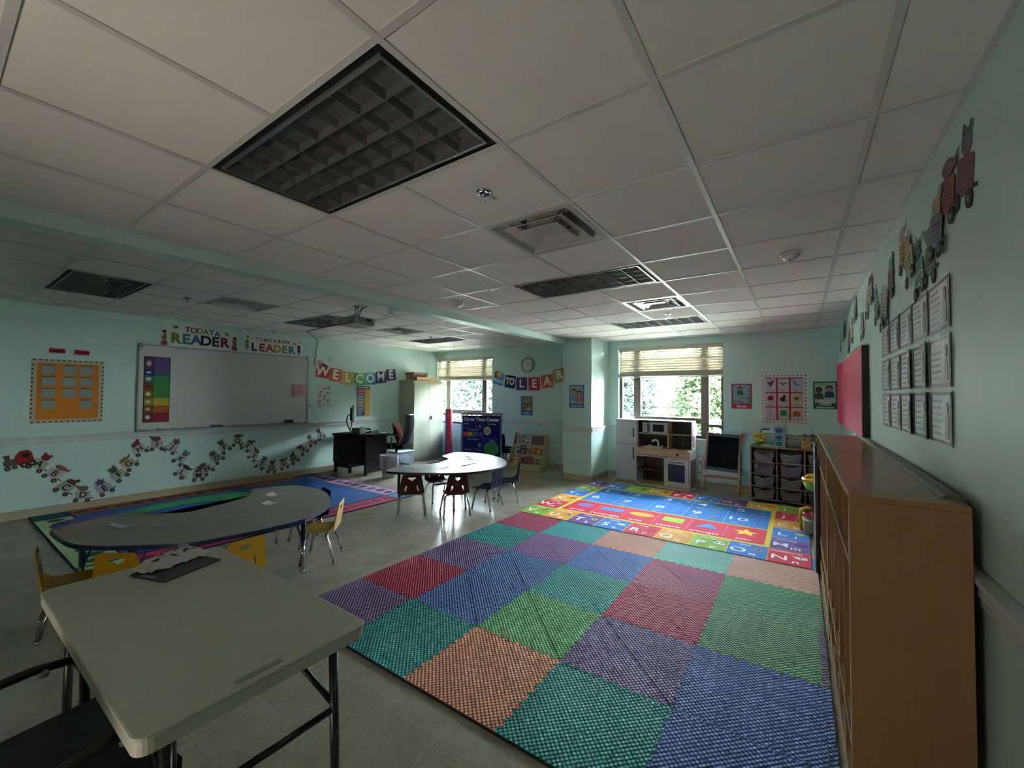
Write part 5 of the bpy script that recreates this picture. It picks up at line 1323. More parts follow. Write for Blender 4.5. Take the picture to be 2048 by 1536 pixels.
B().box(-.09, .09, -.05, .05, 0, .004).box(-.09, .09, -.05, -.047, .0, .03).box(-.09, .09, .047, .05, 0, .03).build('tray', clear_mat('clear_tray', '9AA8A0', .6), t)
for k in range(6): B().box(-.08+k*.027, -.062+k*.027, -.03+.01*(k % 3), .0+.01*(k % 3), .0045, .018+.004*(k % 2)).build('small_toy', mat('toy_small_%d' % (k % 3), ['5A5A4A', 'B0A890', '4E6A70'][k % 3], .5), t)
t = thing('drawer_tower', 'blue and teal stacking drawer tower on the toy shelf', 'toy', (.755, 5.84, ZT))
for k in range(3):
    q = B().box(-.06, .06, -.06, .06, .003+k*.095, .094+k*.095).build('drawer_box', mat('tower_shell_%d' % k, ['6AB0B4', '7FA0B8', '7FA0C0'][k], .35), t, bevel=.006)
    B().ball((0, -.058, .045+k*.095), .045, 0, 14, (1.05, .35, .72)).build('scoop_front', mat('tower_front_%d' % k, ['1E7A7E', '22607A', '1E6AA8'][k], .35), q)
B().box(-.062, .062, -.062, .062, .289, .305).build('lid', m_white, t, bevel=.004)
B().box(.061, .075, -.055, .055, .0, .29).build('side_rail', mat('clear_grey', 'A8B4B4', .4), t, bevel=.003)
t = thing('clear_tub', 'clear plastic tub behind the drawer tower on the toy shelf', 'tub', (.93, 5.92, ZT))
B().prism(rrect(-.10, -.07, .10, .07, .02), 0, .095).build('tub', clear_mat('tub_clear', '8A9492', .55), t); B().prism(rrect(-.105, -.075, .105, .075, .02), .0955, .105).build('lid', clear_mat('tub_lid', 'A8AEA8', .8), t)
t = thing('toy_house', 'wooden four-window toy house with green roof on the toy shelf', 'toy', (1.10, 5.82, ZT))
m_hw = mat('toy_house_wood', 'B8935A', .5)
for k in range(2):
    for s_ in range(2):
        x = -.085+k*.087; z = s_*.085+.001
        q = B().prism([(x, z), (x+.085, z), (x+.085, z+.082), (x, z+.082)], -.04, .04, ax='y', holes=[[(x+.018, z+.018), (x+.018, z+.066), (x+.067, z+.066), (x+.067, z+.018)]]).build('block_frame', m_hw, t, bevel=.003)
        B().box(x+.0185, x+.0665, -.01, .01, z+.0185, z+.0655).build('window_insert', mat('insert_%d%d' % (k, s_), [['B07A2A', '8A7A4A'], ['2E3A4A', '3E6A6A']][k][s_], .4), q)
B().box(-.09, .092, -.045, .045, .1705, .182).build('roof_board', mat('toy_dark_green', '33503A', .5), t, bevel=.003)
for x in (-.045, .048): B().ball((x, 0, .1825), .028, 0, 12, (1, 1, .8)).build('roof_knob', mat('toy_knob_green', '4A6A52', .5), t)
t = thing('blue_bottle', 'blue translucent plastic jug at the right end of the toy shelf', 'toy', (1.245, 5.84, ZT))
B().lathe([(.05, 0), (.06, .01), (.062, .08), (.05, .11), (.02, .125), (.001, .125)], n=18).build('jug', clear_mat('blue_clear', '5A78A8', .7), t); B().ball((.0, -.064, .02), .009).build('button', m_white, t)

# ================================================================ toy kitchen
m_kw = mat('white_kitchen_board', 'BFC0C0', .4); m_kb = mat('brown_back_board', '3E2624', .5); m_kwood = wood('light_wood', 'C2A070', 'AE8C5E', .45); m_kside = mat('brown_side_board', '6E4A44', .5)
t = thing('toy_kitchen', 'wooden toy kitchen with white doors, tall fridge and sink under window', 'toy kitchen', (-.430, 5.665, 0), math.radians(-4.5))
def K(b, name, m, par=None, bv=.002): return b.build(name, m, par or t, bevel=bv)
w = .90; dp = .34
K(B().box(-w, -w+.018, 0, dp, 0, .62), 'side_panel', m_kw); K(B().box(-.018, 0, 0, dp, 0, .62), 'side_panel', m_kw)
K(B().box(.0005, .003, .04, dp-.03, .05, .50), 'side_inset', m_kside, bv=0)
K(B().box(-w+.0185, -.0185, dp-.02, dp-.008, .04, .62), 'back_panel', m_kb); K(B().box(-w+.0185, -.0185, .001, dp-.021, .04, .055), 'base_shelf', m_kwood)
K(B().box(-w+.0185, -.40, .03, dp-.021, .28, .292), 'shelf', m_kb); K(B().box(-.412, -.40, .004, dp-.021, .0555, .50), 'partition', m_kw)
K(B().box(-w+.0185, -.0185, .001, .015, 0, .0395), 'plinth', m_kw)
K(B().box(-w+.0185, -.0185, .002, .016, .505, .525), 'front_rail', m_kw); K(B().box(-w+.001, -.001, -.004, -.0005, .535, .625), 'control_panel', mat('pale_wood_panel', 'B89C7C', .5))
for k, x in enumerate((-.32, -.26, -.19, -.12, -.06)):
    if k == 2: K(B().lathe([(.022, 0), (.022, .02), (.001, .02)], n=16), 'knob', mat('red_knob', '6A1E22', .4)).matrix_local = Matrix.Translation((x, -.005, .58)) @ Matrix.Rotation(PI/2, 4, 'X')
    else: K(B().lathe([(.011, 0), (.011, .014), (.001, .014)], n=12), 'knob', m_kwood).matrix_local = Matrix.Translation((x, -.005, .575)) @ Matrix.Rotation(PI/2, 4, 'X')
K(B().box(-w, 0, -.006, dp, .626, .645), 'countertop', m_kwood)
K(B().box(-w, -.001, -.012, -.0065, .628, .643), 'counter_edge', mat('pale_wood_panel'), bv=0)
ov = K(B().prism([(-.395, .06), (-.022, .06), (-.022, .50), (-.395, .50)], -.014, -.002, ax='y', holes=[[(-.34, .14), (-.34, .42), (-.075, .42), (-.075, .14)]]), 'oven_door', m_kw)
B().box(-.338, -.077, -.006, -.003, .142, .418).build('oven_glass', mat('dark_oven_glass', '262A32', .2), ov); B().tube([(-.32, -.03, .455), (-.09, -.03, .455)], .007, 8).build('handle', m_kside, ov)
# sink
sk = K(B().box(-.76, -.46, .06, .24, .6455, .668), 'sink', mat('beige_plastic', 'B8B0A0', .45))
B().tube([(-.56, .17, .668), (-.56, .17, .73), (-.575, .165, .765), (-.605, .15, .78), (-.64, .13, .765), (-.645, .125, .74)], .016, 10).build('tap', mat('white_tap', 'CFCFCA', .35), sk)
for x in (-.70, -.49): B().ball((x, .16, .68), .02, 0, 10).build('tap_knob', mat('beige_plastic'), sk)
# hutch
h0, h1 = .6455, 1.10
K(B().box(-.016, 0, .12, dp, h0, h1), 'hutch_side', m_kw); K(B().box(-w+.0, -w+.014, .12, dp, h0, h1), 'hutch_side', m_kside)
K(B().prism([(0, .15), (.003, .15), (.003, .30), (0, .30)], h0+.06, h1-.05), 'hutch_inset', m_kside, bv=0)
K(B().box(-w, 0, .10, dp, h1+.0005, h1+.016), 'hutch_top', m_kw); K(B().box(-w+.0145, -.0165, dp-.012, dp-.002, h0, h1), 'hutch_back', mat('dark_hutch_back', '22201E', .5))
K(B().box(-w+.0145, -.0165, .125, dp-.0125, .875, .888), 'hutch_shelf', m_kwood); K(B().box(-.392, -.376, .122, dp-.0125, h0, .8745), 'hutch_divider', m_kwood); K(B().box(-.392, -.376, .122, dp-.0125, .8885, h1), 'hutch_divider', m_kwood)
mw = K(B().box(-.715, -.40, .125, .30, .8885, 1.075), 'microwave', m_kw, bv=.004)
B().box(-.64, -.45, .1225, .1245, .92, 1.04).build('microwave_window', mat('dark_oven_glass'), mw); B().tube([(-.695, .115, .92), (-.695, .115, 1.04)], .008, 8).build('handle', m_dark, mw)
kp = K(B().box(-.83, -.725, .125, .16, .8885, 1.085), 'keypad_panel', m_dark)
for a in range(3):
    for c in range(5): B().box(-.815+a*.029, -.792+a*.029, .121, .1245, .90+c*.035, .925+c*.035).build('key', m_white, kp)
# fridge on the left, set back
FXx = -w-.003; fw = .40; fy = .11
K(B().box(FXx-fw, FXx, fy+.004, dp+.01, .03, 1.095), 'fridge_body', m_kw, bv=.003); K(B().box(FXx-fw, FXx, fy, dp+.01, 0, .0295), 'fridge_base', m_kwood)
K(B().box(FXx-fw, FXx+.02, fy-.01, dp+.01, 1.0955, 1.11), 'fridge_top', m_kw)
for z0, z1, hz in ((.05, .665, .42), (.685, 1.08, .80)):
    q = K(B().box(FXx-fw+.012, FXx-.012, fy-.014, fy+.003, z0, z1), 'fridge_door', mat('fridge_door_white', 'C2C4C6', .4), bv=.003)
    B().box(FXx-.075, FXx-.055, fy-.03, fy-.0145, hz, hz+.16+(.05 if z0 < .1 else 0)).build('handle', mat('dark_handle', '3A3E3C', .4), q, bevel=.003)
    B().box(FXx-fw+.008, FXx-.008, fy-.004, fy+.0035, z0-.006, z0-.0005).build('door_gap', m_dark, q)

# ================================================================ easel
t = thing('easel', 'childs wooden easel with blackboard and red tray, left of the toy shelf', 'easel', (.0, 5.66, 0), math.radians(3))
m_ew = wood('easel_wood', 'A8845C', '94724C', .5)
def leg(p, q, nm='leg'): B().beam(p, q, .018, .036, up=(0, 1, 0)).build(nm, m_ew, t, bevel=.002)
leg((-.265, -.05, 0), (-.235, .0, .62)); leg((.235, -.05, 0), (.255, .0, .62))
leg((-.225, .012, .40), (-.175, .10, .98), 'board_post'); leg((.245, .012, .40), (.278, .10, .96), 'board_post')
leg((-.255, .33, 0), (-.185, .125, .93), 'rear_leg'); leg((.255, .33, 0), (.275, .125, .93), 'rear_leg')
def bd(u, v, off=0): return (-.20+.44*u+.025*v, .0+.11*v+off, .40+.56*v-.02*u)
B().sheet(lambda u, v: bd(u, v), 1, 1, .012, sm=False).build('board_frame', mat('teal_blue_frame', '2E4E66', .4), t)
B().sheet(lambda u, v: bd(.03+.94*u, .09+.83*v, -.009), 1, 1, .004, sm=False).build('blackboard', mat('chalkboard_black', '0E0F11', .8, spec=.15), t)
B().sheet(lambda u, v: bd(.0+1.0*u, -.13+.115*v, -.002), 1, 1, .008, sm=False).build('white_ledge', m_kw, t)
B().box(-.225, .245, -.07, .06, .29, .302).box(-.225, .245, -.072, -.062, .302, .33).build('tray', m_ew, t, bevel=.002)
B().box(-.19, .20, -.058, .05, .3025, .325).build('red_paint_tray', mat('red_tray', 'A84A50', .4), t, bevel=.004)
for x in (-.20, .225): B().lathe([(.022, .3025), (.026, .34), (.02, .34), (.016, .31), (.001, .31)], x, -.02, 0, 12).build('paint_cup', m_white, t)
for x, z in ((-.262, .50), (-.27, .34), (.262, .44), (.262, .28), (.262, .24)): B().ball((x*1.03, -.02, z), .014, 0, 8).build('screw_knob', mat('red_screw', '6A3028', .4), t)
B().beam((.285, .06, .84), (.30, .085, .97), .014, .03).build('red_clip', m_tr, t)
B().box(-.24, .24, .30, .315, .12, .15).build('rear_brace', m_ew, t)
# ================================================================ far left corner
m_steel = mat('putty_steel', '9EA08E', .7, spec=.15)
t = thing('steel_cabinet', 'tall putty-coloured two door steel cabinet in the far left corner', 'cabinet', (-6.62, 5.06, 0))
D, Wd, H = .50, .95, 1.83
B().box(0, D-.02, 0, Wd, .05, H).build('body', m_steel, t, bevel=.004); B().box(.02, D-.03, .01, Wd-.01, 0, .0495).build('base', m_steel, t)
for k, (a, c) in enumerate(((.012, Wd/2-.002), (Wd/2+.002, Wd-.012))):
    d = B().box(D-.0195, D, a, c, .08, H-.06).build('door', m_steel, t, bevel=.003)
    for z in (.25, .95, 1.6): B().tube([(D+.003, (.010 if k == 0 else Wd-.010), z), (D+.003, (.010 if k == 0 else Wd-.010), z+.07)], .005, 6).build('hinge', m_steel, d)
    if k == 1:
        B().box(D+.0005, D+.006, a+.02, a+.13, .93, 1.03).build('handle_recess', m_grey, d); B().box(D+.0065, D+.02, a+.05, a+.075, .945, 1.015).build('latch', m_dark, d); B().box(D+.0065, D+.012, a+.095, a+.12, .95, 1.01).build('lock_plate', m_white, d)
def carton(label, x, y, z, w, d, h, c1, c2, rz=0):
    q = thing('cardboard_box', label, 'box', (x, y, z), rz, group='boxes on the steel cabinet')
    B().box(-w/2, w/2, -d/2, d/2, 0, h).build('carton', mat('card_'+c1, c1, .7), q, bevel=.003)
    B().box(-w/2-.004, w/2+.004, -d/2-.004, d/2+.004, h*.55, h+.004).build('lid', mat('card_'+c2, c2, .7), q, bevel=.002)
    B().box(w/2+.005, w/2+.006, -d*.3, d*.3, h*.1, h*.45).build('printed_panel', mat('card_'+c2, c2, .7), q)
carton('flat brown cardboard box, lower of the two on the steel cabinet', -6.35, 5.50, 1.831, .36, .62, .085, 'A98550', '9C7848')
carton('smaller patterned box stacked on top of the flat brown box', -6.37, 5.36, 1.921, .26, .44, .10, '8A6E60', '7A4A3E', .06)
t = thing('white_adapter', 'small white box with two dark sockets on the cabinet corner', 'electronics', (-6.27, 5.90, 1.831))
B().box(-.05, .05, -.06, .06, 0, .06).build('case', m_white, t, bevel=.004)
for y in (-.03, .03): B().box(.0505, .052, y-.014, y+.014, .015, .045).build('socket', m_dark, t)
# desk
m_desk = mat('dark_mahogany_desk', '180B09', .55, spec=.2, noise_amt=.2, noise_scale=6)
DM = Matrix.Translation((-5.62, 3.46, 0)) @ Matrix.Rotation(math.radians(7), 4, 'Z')
t = thing('office_desk', 'dark mahogany office desk against the left wall', 'desk', M=DM)
w = .90; d = .56
B().box(-w, .02, -.02, d, .715, .75).build('desktop', m_desk, t, bevel=.005)
B().box(-w+.02, 0, 0, .02, .20, .7145).build('front_panel', m_desk, t); B().box(-.02, 0, .021, d-.03, .04, .7145).build('end_panel', m_desk, t)
B().box(-.03, .012, -.012, .03, .02, .7145).build('corner_post', m_desk, t, bevel=.004)
B().box(-w+.02, -.48, .0205, d-.03, .10, .1995).build('pedestal', m_desk, t)
for x, y in ((-.01, .01), (-w+.06, .03), (-.50, .08), (-.01, d-.05)): B().prism(rrect(x-.025, y-.025, x+.025, y+.025, .006), 0, .0395 if x > -.1 else .0995).build('foot', m_dark, t)
B().box(-.42, -.03, .0205, d-.04, .45, .7145).build('drawer_box', m_desk, t)
t = thing('monitor', 'black computer monitor seen edge-on at the left end of the desk', 'monitor', (-6.26, 3.62, .751), math.radians(55))
B().box(-.016, .016, -.22, .22, .21, .55).build('screen_housing', mat('monitor_silver', '7E8286', .35), t, bevel=.006); B().box(-.055, -.0165, -.17, .17, .25, .50).build('rear_shell', m_dark, t, bevel=.015)
B().box(.0165, .018, -.20, .20, .23, .53).build('display', m_dark, t)
B().tube([(-.06, 0, .36), (-.10, 0, .33), (-.12, 0, .22), (-.06, 0, .06), (-.02, 0, .01)], .012, 8).build('stand_arm', m_dark, t); B().tube([(-.06, 0, .36), (-.03, 0, .26), (-.02, 0, .16), (-.05, 0, .06)], .010, 8).build('stand_arm', m_dark, t); B().prism(rrect(-.14, -.11, .08, .11, .03), 0, .014).build('base', m_dark, t, bevel=.003)
t = thing('desk_organiser', 'black desktop organiser box beside the monitor', 'organiser', (-6.02, 3.56, .751), .1)
B().box(-.10, .10, -.06, .06, 0, .11).build('body', m_dark, t, bevel=.006); B().box(-.08, .08, -.064, -.0605, .02, .09).build('drawer', m_blk, t)
t = thing('blue_folder', 'pale blue and white folder standing on the desk', 'folder', (-5.86, 3.56, .751), -.2)
B().box(-.012, .012, -.055, .055, 0, .15).build('cover', mat('pale_blue_card', '8CA6C8', .5), t, bevel=.002); B().box(.0125, .020, -.05, .05, .003, .145).build('pages', m_white, t)
t = thing('telephone', 'black desk telephone on the desk', 'telephone', (-5.98, 3.80, .751), .3)
B().prism([(-.09, 0), (.09, 0), (.09, .05), (-.09, .025)], -.08, .08, ax='y').build('base', m_dark, t, bevel=.005); B().tube([(-.07, -.06, .055), (-.06, -.06, .07), (.05, -.06, .085), (.07, -.06, .06)], .016, 8).build('handset', m_dark, t)
t = thing('laptop', 'flat black closed laptop near the desk front', 'laptop', (-5.66, 3.60, .751), .12)
B().prism(rrect(-.15, -.09, .15, .09, .012), 0, .012).build('base', m_dark, t, bevel=.002); B().prism(rrect(-.15, -.09, .15, .09, .012), .0125, .019).build('lid', m_blk, t, bevel=.002)
t = thing('paper_tray', 'teal glass tray of papers at the right end of the desk', 'tray', (-5.60, 3.84, .751), .1)
B().box(-.10, .10, -.08, .08, 0, .02).build('tray', mat('teal_glass', '6A9A98', .2), t, bevel=.003); B().sheet(lambda u, v: ((u-.5)*.17, (v-.5)*.13, .023+.01*u*v), 4, 4, .002).build('papers', m_white, t)
t = thing('tissue_box', 'white tissues sticking up behind the teal tray', 'tissues', (-5.82, 3.90, .751))
B().box(-.05, .05, -.05, .05, 0, .06).build('box', mat('pale_teal', '9EC4C0', .5), t, bevel=.003); B().prism([(-.03, .0605), (.03, .0605), (.012, .115), (-.005, .10), (-.018, .11)], -.004, .004, ax='y').build('tissue', m_white, t)
# office chair
t = thing('office_chair', 'black swivel chair with curved arms beside the desk', 'chair', (-5.82, 4.34, 0), math.radians(118))
m_mesh = mat('black_mesh', '0B0B0D', .95, spec=.04)
B().sheet(lambda u, v: ((u-.5)*.50, (v-.5)*.48, .455+.02*math.cos(PI*(u-.5))), 8, 8, .06).build('seat', m_mesh, t, bevel=.01)
def back(u, v): a = (u-.5)*2; return (a*(.23-.03*abs(v-.5)), -.22-.10*v-.05*math.sin(PI*v)+.05*a*a, .52+.58*v)
B().sheet(back, 10, 12, .022).build('backrest', m_mesh, t)
B().tube([back(*p) for p in ([(0, v/6) for v in range(7)]+[(u/6, 1) for u in range(1, 7)]+[(1, 1-v/6) for v in range(1, 7)])], .016, 8).build('back_frame', mat('graphite_frame', '3A3A3E', .3), t)
for sx in (-1, 1):
    B().sheet(lambda u, v: (sx*(.27+.04*(u-.5)), -.16+.36*v, .70-.03*(2*v-1)**2+.01), 4, 8, .028).build('armrest', m_dark, t)
    B().tube([(sx*.25, .0, .45), (sx*.30, .0, .52), (sx*.29, -.02, .67)], .014, 8).build('arm_post', mat('graphite_frame'), t)
B().tube([(0, 0, .10), (0, 0, .42)], .028, 10).build('gas_column', m_chrome, t)
for k in range(5):
    a = k*2*PI/5; q = B().beam((.03*math.cos(a), .03*math.sin(a), .10), (.28*math.cos(a), .28*math.sin(a), .075), .035, .025).build('base_spoke', m_dark, t)
    B().lathe([(.028, -.01), (.03, 0), (.028, .01)], n=12).build('caster', m_dark, q).matrix_local = Matrix.Translation((.28*math.cos(a), .28*math.sin(a), .03)) @ Matrix.Rotation(a, 4, 'Z') @ Matrix.Rotation(PI/2, 4, 'X')
t = thing('cushion', 'reddish brown square pillow on the office chair', 'pillow', (-5.86, 4.38, .50), math.radians(118))
t.rotation_euler = (math.radians(-16), 0, math.radians(118))
def pil(s_):
    return lambda u, v: ((u-.5)*.40*(1-.10*math.sin(PI*v)), -.09+s_*(.055*(math.sin(PI*u)*math.sin(PI*v))**.5+.001), .01+.38*v*(1-.0)+.035*(abs(u-.5)*2)**2*(v-.5)*2)
B().sheet(pil(1), 10, 10, .002).sheet(pil(-1), 10, 10, .002).build('cover', mat('rust_fabric', '38160E', .95, spec=.03, bump=.3), t)
# bins by the desk
t = thing('waste_bin', 'white waste bin with drawstring liner in front of the desk', 'bin', (-5.20, 3.66, 0))
B().lathe([(.001, .004), (.115, .0), (.12, .01), (.155, .38), (.160, .385), (.150, .38), (.117, .012), (.001, .012)], n=28).build('bin', mat('white_bin', 'B4B0B0', .4), t)
m_liner = mat('bin_liner', 'D0C8D4', .35, trans=.3)
b = B(); b.sheet(lambda u, v: ((.163+.010*math.sin(u*2*PI*9)*(1-v)+.006*math.sin(u*2*PI*4))*math.cos(2*PI*u), (.163+.010*math.sin(u*2*PI*9)*(1-v)+.006*math.sin(u*2*PI*4))*math.sin(2*PI*u), .405-.24*v-.03*math.sin(2*PI*u+1)*v), 72, 6, .002)
b.sheet(lambda u, v: ((.163-.02*v)*math.cos(2*PI*u), (.163-.02*v)*math.sin(2*PI*u), .405-.10*v), 48, 3, .002)
b.build('liner', m_liner, t)
B().tube([(.176*math.cos(a), .176*math.sin(a), .235+.06*math.sin(a-.4)) for a in [(-2.2+k*.22) for k in range(14)]], .006, 6).build('drawstring', mat('red_drawstring', 'B8606A', .5), t)
t = thing('clear_storage_bin', 'clear storage tub with white lid edge beside the office chair', 'bin', (-6.20, 4.80, 0), .0)
b = B()
for x0, x1, y0, y1 in ((-.18, .18, -.20, -.196), (-.18, .18, .196, .20), (-.18, -.176, -.196, .196), (.176, .18, -.196, .196)): b.box(x0, x1, y0, y1, 0.004, .27)
b.box(-.18, .18, -.20, .20, 0, .0035); b.build('tub', clear_mat('clear_tub', 'AEB8C8', .35), t)
B().prism(rrect(-.195, -.215, .195, .215, .02), .271, .285).build('lid', mat('white_blue_lid', 'C6D0E0', .4), t, bevel=.003)
b = B(); rr = random.Random(4)
for _ in range(14): b.ball((rr.uniform(-.12, .12), rr.uniform(-.13, .13), .06+rr.random()*.12), rr.uniform(.03, .05), 0, 8, (1, 1.2, .6))
o = b.build('crumpled_contents', mat('pale_contents', 'A8AEBC', .7), t); o['kind'] = 'stuff'
t = thing('plastic_lid', 'white flat lid leaning low behind the waste bin', 'lid', (-4.93, 4.22, 0.0), .5)
B().prism(rrect(-.20, -.14, .20, .14, .02), .012, .024).build('lid', m_white, t, bevel=.003); B().box(-.18, .18, -.12, .12, 0, .0115).build('rim', m_white, t)
t = thing('rolled_stick', 'thin dark stick lying on the floor behind the near bin', 'stick', (-4.60, 3.86, 0.0), -.6)
B().tube([(-.22, 0, .012), (.22, 0, .012)], .010, 8).build('stick', m_grey, t)
# rolled tube
t = thing('rolled_mat', 'tall purple and red rolled mat standing beside the steel cabinet', 'rolled mat', (-5.78, 5.84, 0))
b = B(); cols_ = ['6A2A8E', 'B02A3E']; N = 26
for k, (m0, a0, a1) in enumerate(((0, -2.6, -1.15), (1, -1.15, .2), (2, .2, 1.9), (0, 1.9, 3.68))):
    b.sheet(lambda u, v, a0=a0, a1=a1: (.085*math.cos(a0+(a1-a0)*u), .085*math.sin(a0+(a1-a0)*u), 1.18*v), 8, 1, .006, k % 3)
b.lathe([(.001, 1.17), (.082, 1.17)], n=20, m=0)
b.build('roll', [mat('purple_sheen', '4E2A78', .3), mat('red_sheen', 'A8283C', .3), mat('blue_sheen', '2E4E9E', .3)], t)
# circle time centre
CM = Matrix.Translation((-4.80, 5.20, 0)) @ Matrix.Rotation(math.atan2(.27, .81), 4, 'Z') @ Matrix.Rotation(PI/2, 4, 'X')
t = thing('circle_time_board', 'navy Circle Time Center pocket chart hanging on a metal stand', 'display board', M=CM)
w = .86; h0, h1 = .12, 1.09
m_std = mat('grey_metal_stand', '8E8E88', .4, metal=.4)
for x in (-.015, w-.0): B().tube([(x, 0, -.012), (x, 1.16, -.012)], .013, 10).build('stand_post', m_std, t)
B().box(-.03, w+.015, 1.10, 1.155, -.016, -.004).build('top_bar', m_std, t, bevel=.003); B().tube([(-.015, .06, -.012), (w, .06, -.012)], .011, 8).build('bottom_bar', m_std, t)
for x in (-.015, w): B().beam((x, .014, -.16), (x, .014, .18), .03, .028).build('stand_foot', m_dark, t)
for x in (.06, w/2, w-.1): B().tube([(x, 1.15, .001), (x, 1.165, .004), (x, 1.12, .006), (x, 1.08, .003)], .004, 6).build('ring', m_chrome, t)
m_nv = mat('navy_chart_fabric', '141A5C', .8, spec=.08); m_wt = paper('D4D8E0')
ch_ = B().box(.01, w-.01, h0, h1, 0, .004).build('chart', m_nv, t)
B().text('Circle Time Center', .098, w*.5, 1.01, .0045, bold=.03).build('lettering', m_wt, ch_)
m_ln = paper('6A74B0')
def cell(x0, y0, x1, y1, ttl, sz=.03):
    b = B(); l_ = .0025
    for q in ((x0, y0, x1, y0+l_), (x0, y1-l_, x1, y1), (x0, y0, x0+l_, y1), (x1-l_, y0, x1, y1)): b.rect(*q, .0042, t=.0006)
    b.build('pocket_outline', m_ln, ch_)
    if ttl: B().text(ttl, sz, (x0+x1)/2, y1-.03, .0045, bold=.015).build('lettering', m_wt, ch_)
cell(.03, .83, .47, .95, '', .03); B().text('Today is', .035, .11, .915, .0045, bold=.01).text('2', .05, .33, .87, .0045).text('8', .055, .40, .87, .0045, bold=.02).build('lettering', m_wt, ch_)
cell(.03, .64, .47, .82, 'Days of the Week'); cell(.03, .42, .47, .63, "What's the Weather?"); cell(.03, .15, .25, .41, 'Weather Tree', .028); cell(.26, .15, .47, .41, 'Left    Right', .028)
cell(.49, .63, .83, .95, "Today's Helpers"); cell(.49, .15, .83, .62, 'Calendar')
for k, c in enumerate(['B03A2A', 'C0652A', 'C8B03A', '3A7A3A', '4A5A7A', '3A3A8A', '6A3A6A']): B().rect(.04+k*.06, .665, .098+k*.06, .75, .0045).build('day_card', paper(c), ch_)
B().rect(.37, .45, .42, .52, .0045).build('weather_card', paper('8A94B8'), ch_)
q = B().ell(.565, .78, .075, .085, .0045, 0, 28).build('weather_dial', paper('B8AE78'), ch_); B().ell(.565, .78, .055, .06, .006, 0, 24).build('dial_picture', paper('7A7A50'), q)
q = B().ell(.655, .42, .14, .135, .0045, 0, 36).build('green_disc', paper('2E7A44'), ch_); B().ell(.655, .42, .15, .145, .0043, 0, 36, t=.0002).build('disc_outline', paper('8A9AB0'), ch_)
B().prism([(.56, .15), (.78, .15), (.74, .27), (.60, .27)], .0045, .0055).build('white_shape', paper('B4BEC6'), ch_)
# stacked navy cushions/chairs behind it
t = thing('navy_chair_stack', 'dark navy stacked plastic chairs standing behind the blue chart', 'chair stack', (-4.22, 5.92, 0), math.radians(-5))
for k in range(3):
    q = B().sheet(lambda u, v: ((u-.5)*.32, (v-.5)*.30, .30+k*.05), 4, 4, .012).build('seat', m_navyp, t)
    B().prism(rrect(-.15, .30+k*.045, .15, .61+k*.045, .03), -.16-k*.01, -.151-k*.01, ax='y').build('backrest', m_navyp, t)
for sx in (-1, 1):
    for sy in (-1, 1): B().tube([(sx*.17, sy*.17, 0), (sx*.14, sy*.11, .36)], .011, 8).build('leg', m_navyp, t)
# book display
t = thing('book_display', 'low wooden book display stand with three stepped rows', 'book rack', (-3.98, 5.715, 0), math.radians(3))
m_bw = wood('pale_birch', 'B8A486', 'A69274', .5)
w = .76
for x in (0, w-.018): B().prism([(0, 0), (.36, 0), (.36, .72), (.30, .72), (.015, .13), (0, .10)], x, x+.018, ax='x').build('side_panel', m_bw, t, bevel=.003)
B().box(.0185, w-.0185, .0, .016, .0, .13).build('front_board', m_bw, t, bevel=.002); B().box(.34, .372, .0165, .022, .06, .07).build('badge', m_dark, t)
B().box(.0185, w-.0185, .34, .358, .02, .70).build('back_board', m_bw, t); B().box(.0185, w-.0185, .02, .339, .03, .045).build('bottom_board', m_bw, t)
steps = [(.03, .05), (.13, .25), (.22, .44)]
for k, (y, z) in enumerate(steps):
    B().box(.0185, w-.0185, y, y+.075, z, z+.012).build('ledge', m_bw, t)
    if k: B().box(.0185, w-.0185, y-.010, y-.0005, z-.01, z+.055).build('ledge_lip', m_bw, t)
    B().beam((w/2, y+.082, z+.01), (w/2, y+.125, z+.22), w-.04, .008, up=(0, 1, 0)).build('sloped_back', m_bw, t) if False else B().prism([(y+.080, z), (y+.088, z), (y+.118, z+.20), (y+.110, z+.20)], .0190, w-.0190, ax='x').build('sloped_back', m_bw, t)
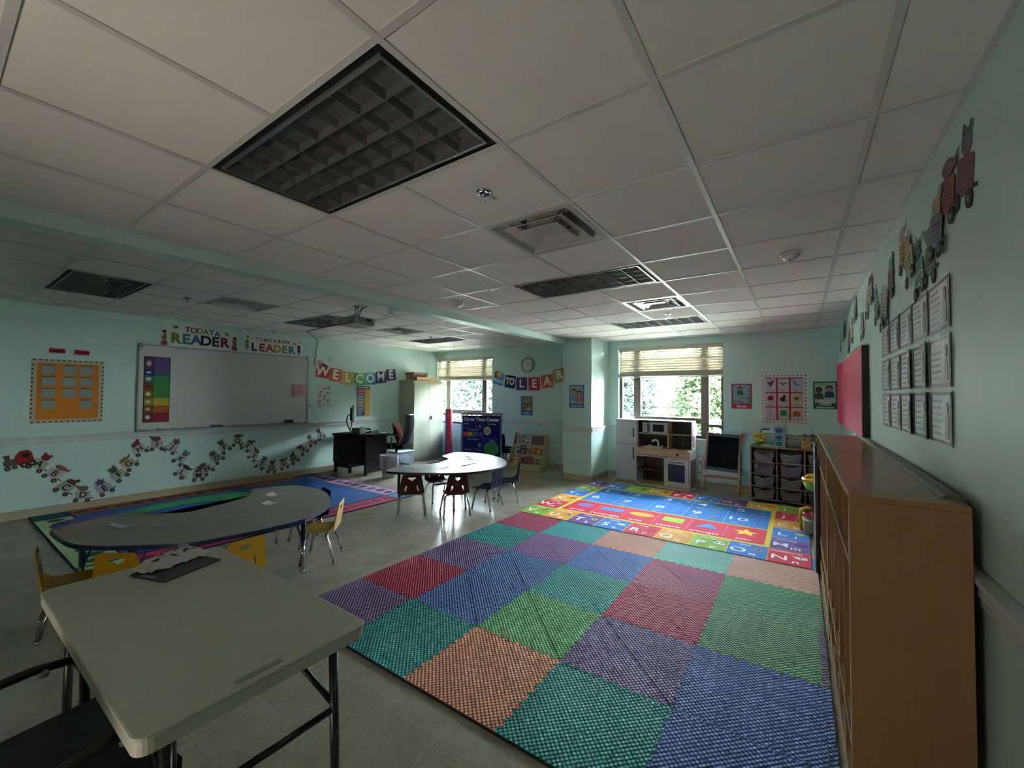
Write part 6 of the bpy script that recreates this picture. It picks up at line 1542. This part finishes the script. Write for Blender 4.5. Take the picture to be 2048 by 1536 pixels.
bk = [(2, .055, .17, .235, 'B4AE98', 'white and beige magazine leaning at the left of the top row', '6A6A58', .0), (2, .13, .27, .24, 'A8A698', 'grey magazine with dark title in the top row', '3E4440', .008), (2, .235, .16, .20, 'C0BEAE', 'cream picture book in the top row centre', '8A8878', .017), (2, .42, .27, .23, '7A4A44', 'maroon and green picture book at the right of the top row', '4A5A3A', .0), (2, .36, .10, .19, '3E4438', 'dark narrow book in the top row', '6A6A60', .012),
      (1, .06, .17, .20, 'A8A8A4', 'grey and white book at the left of the middle row', '4A4A50', .0), (1, .25, .20, .16, '7E4E36', 'brown book in the middle row centre', 'A07A50', .0), (1, .45, .19, .20, 'C08A2E', 'orange yellow book at the right of the middle row', '6A3A1E', .0), (1, .185, .13, .22, '3A3A34', 'dark book peeping between two books of the middle row', '8A8A80', .012), (1, .645, .09, .17, '8A6A4A', 'thin tan book at the far right of the middle row', '5A4A3A', .0),
      (0, .05, .17, .20, 'A87A48', 'tan picture book at the left of the bottom row', 'D0B890', .0), (0, .245, .09, .18, '6A3A30', 'dark red narrow book in the bottom row', '3A2A28', .0), (0, .35, .20, .21, '6E4A54', 'purple and red book in the bottom row centre', 'A03A3E', .0), (0, .56, .17, .19, '7E8E7A', 'grey green book at the right of the bottom row', '4A5A4A', .0), (0, .10, .09, .09, 'C4BCA8', 'small cream board book in front at the bottom left', '4A3A30', -.02), (0, .62, .10, .105, 'C8C2B4', 'small white board book in front at the bottom right', '5A3A34', -.02)]
bm = Matrix.Translation((-3.98, 5.715, 0)) @ Matrix.Rotation(math.radians(3), 4, 'Z')
for k, (row, x, bw_, bh, c, lb, c2, off) in enumerate(bk):
    y, z = steps[row]; y0 = y+.055-off*.9
    M_ = bm @ Matrix.Translation((x, y0, z+.0125)) @ Matrix.Rotation(math.radians(81), 4, 'X')
    q = thing('picture_book', lb, 'book', M=M_, group='picture books on the display stand')
    B().box(0, bw_, 0, bh, 0, .006).build('cover', mat('cover_'+c, c, .4), q, bevel=.001)
    B().box(.003, bw_-.002, .003, bh-.003, -.003, -.0003).build('pages', paper('C8C4B4'), q)
    b = B(); b.box(bw_*.12, bw_*.88, bh*.72, bh*.86, .0062, .0068); b.ell(bw_*.5, bh*.38, bw_*.28, bh*.2, .0062, 0, 14, t=.0006); b.build('cover_picture', mat('cover_'+c2, c2, .4), q)
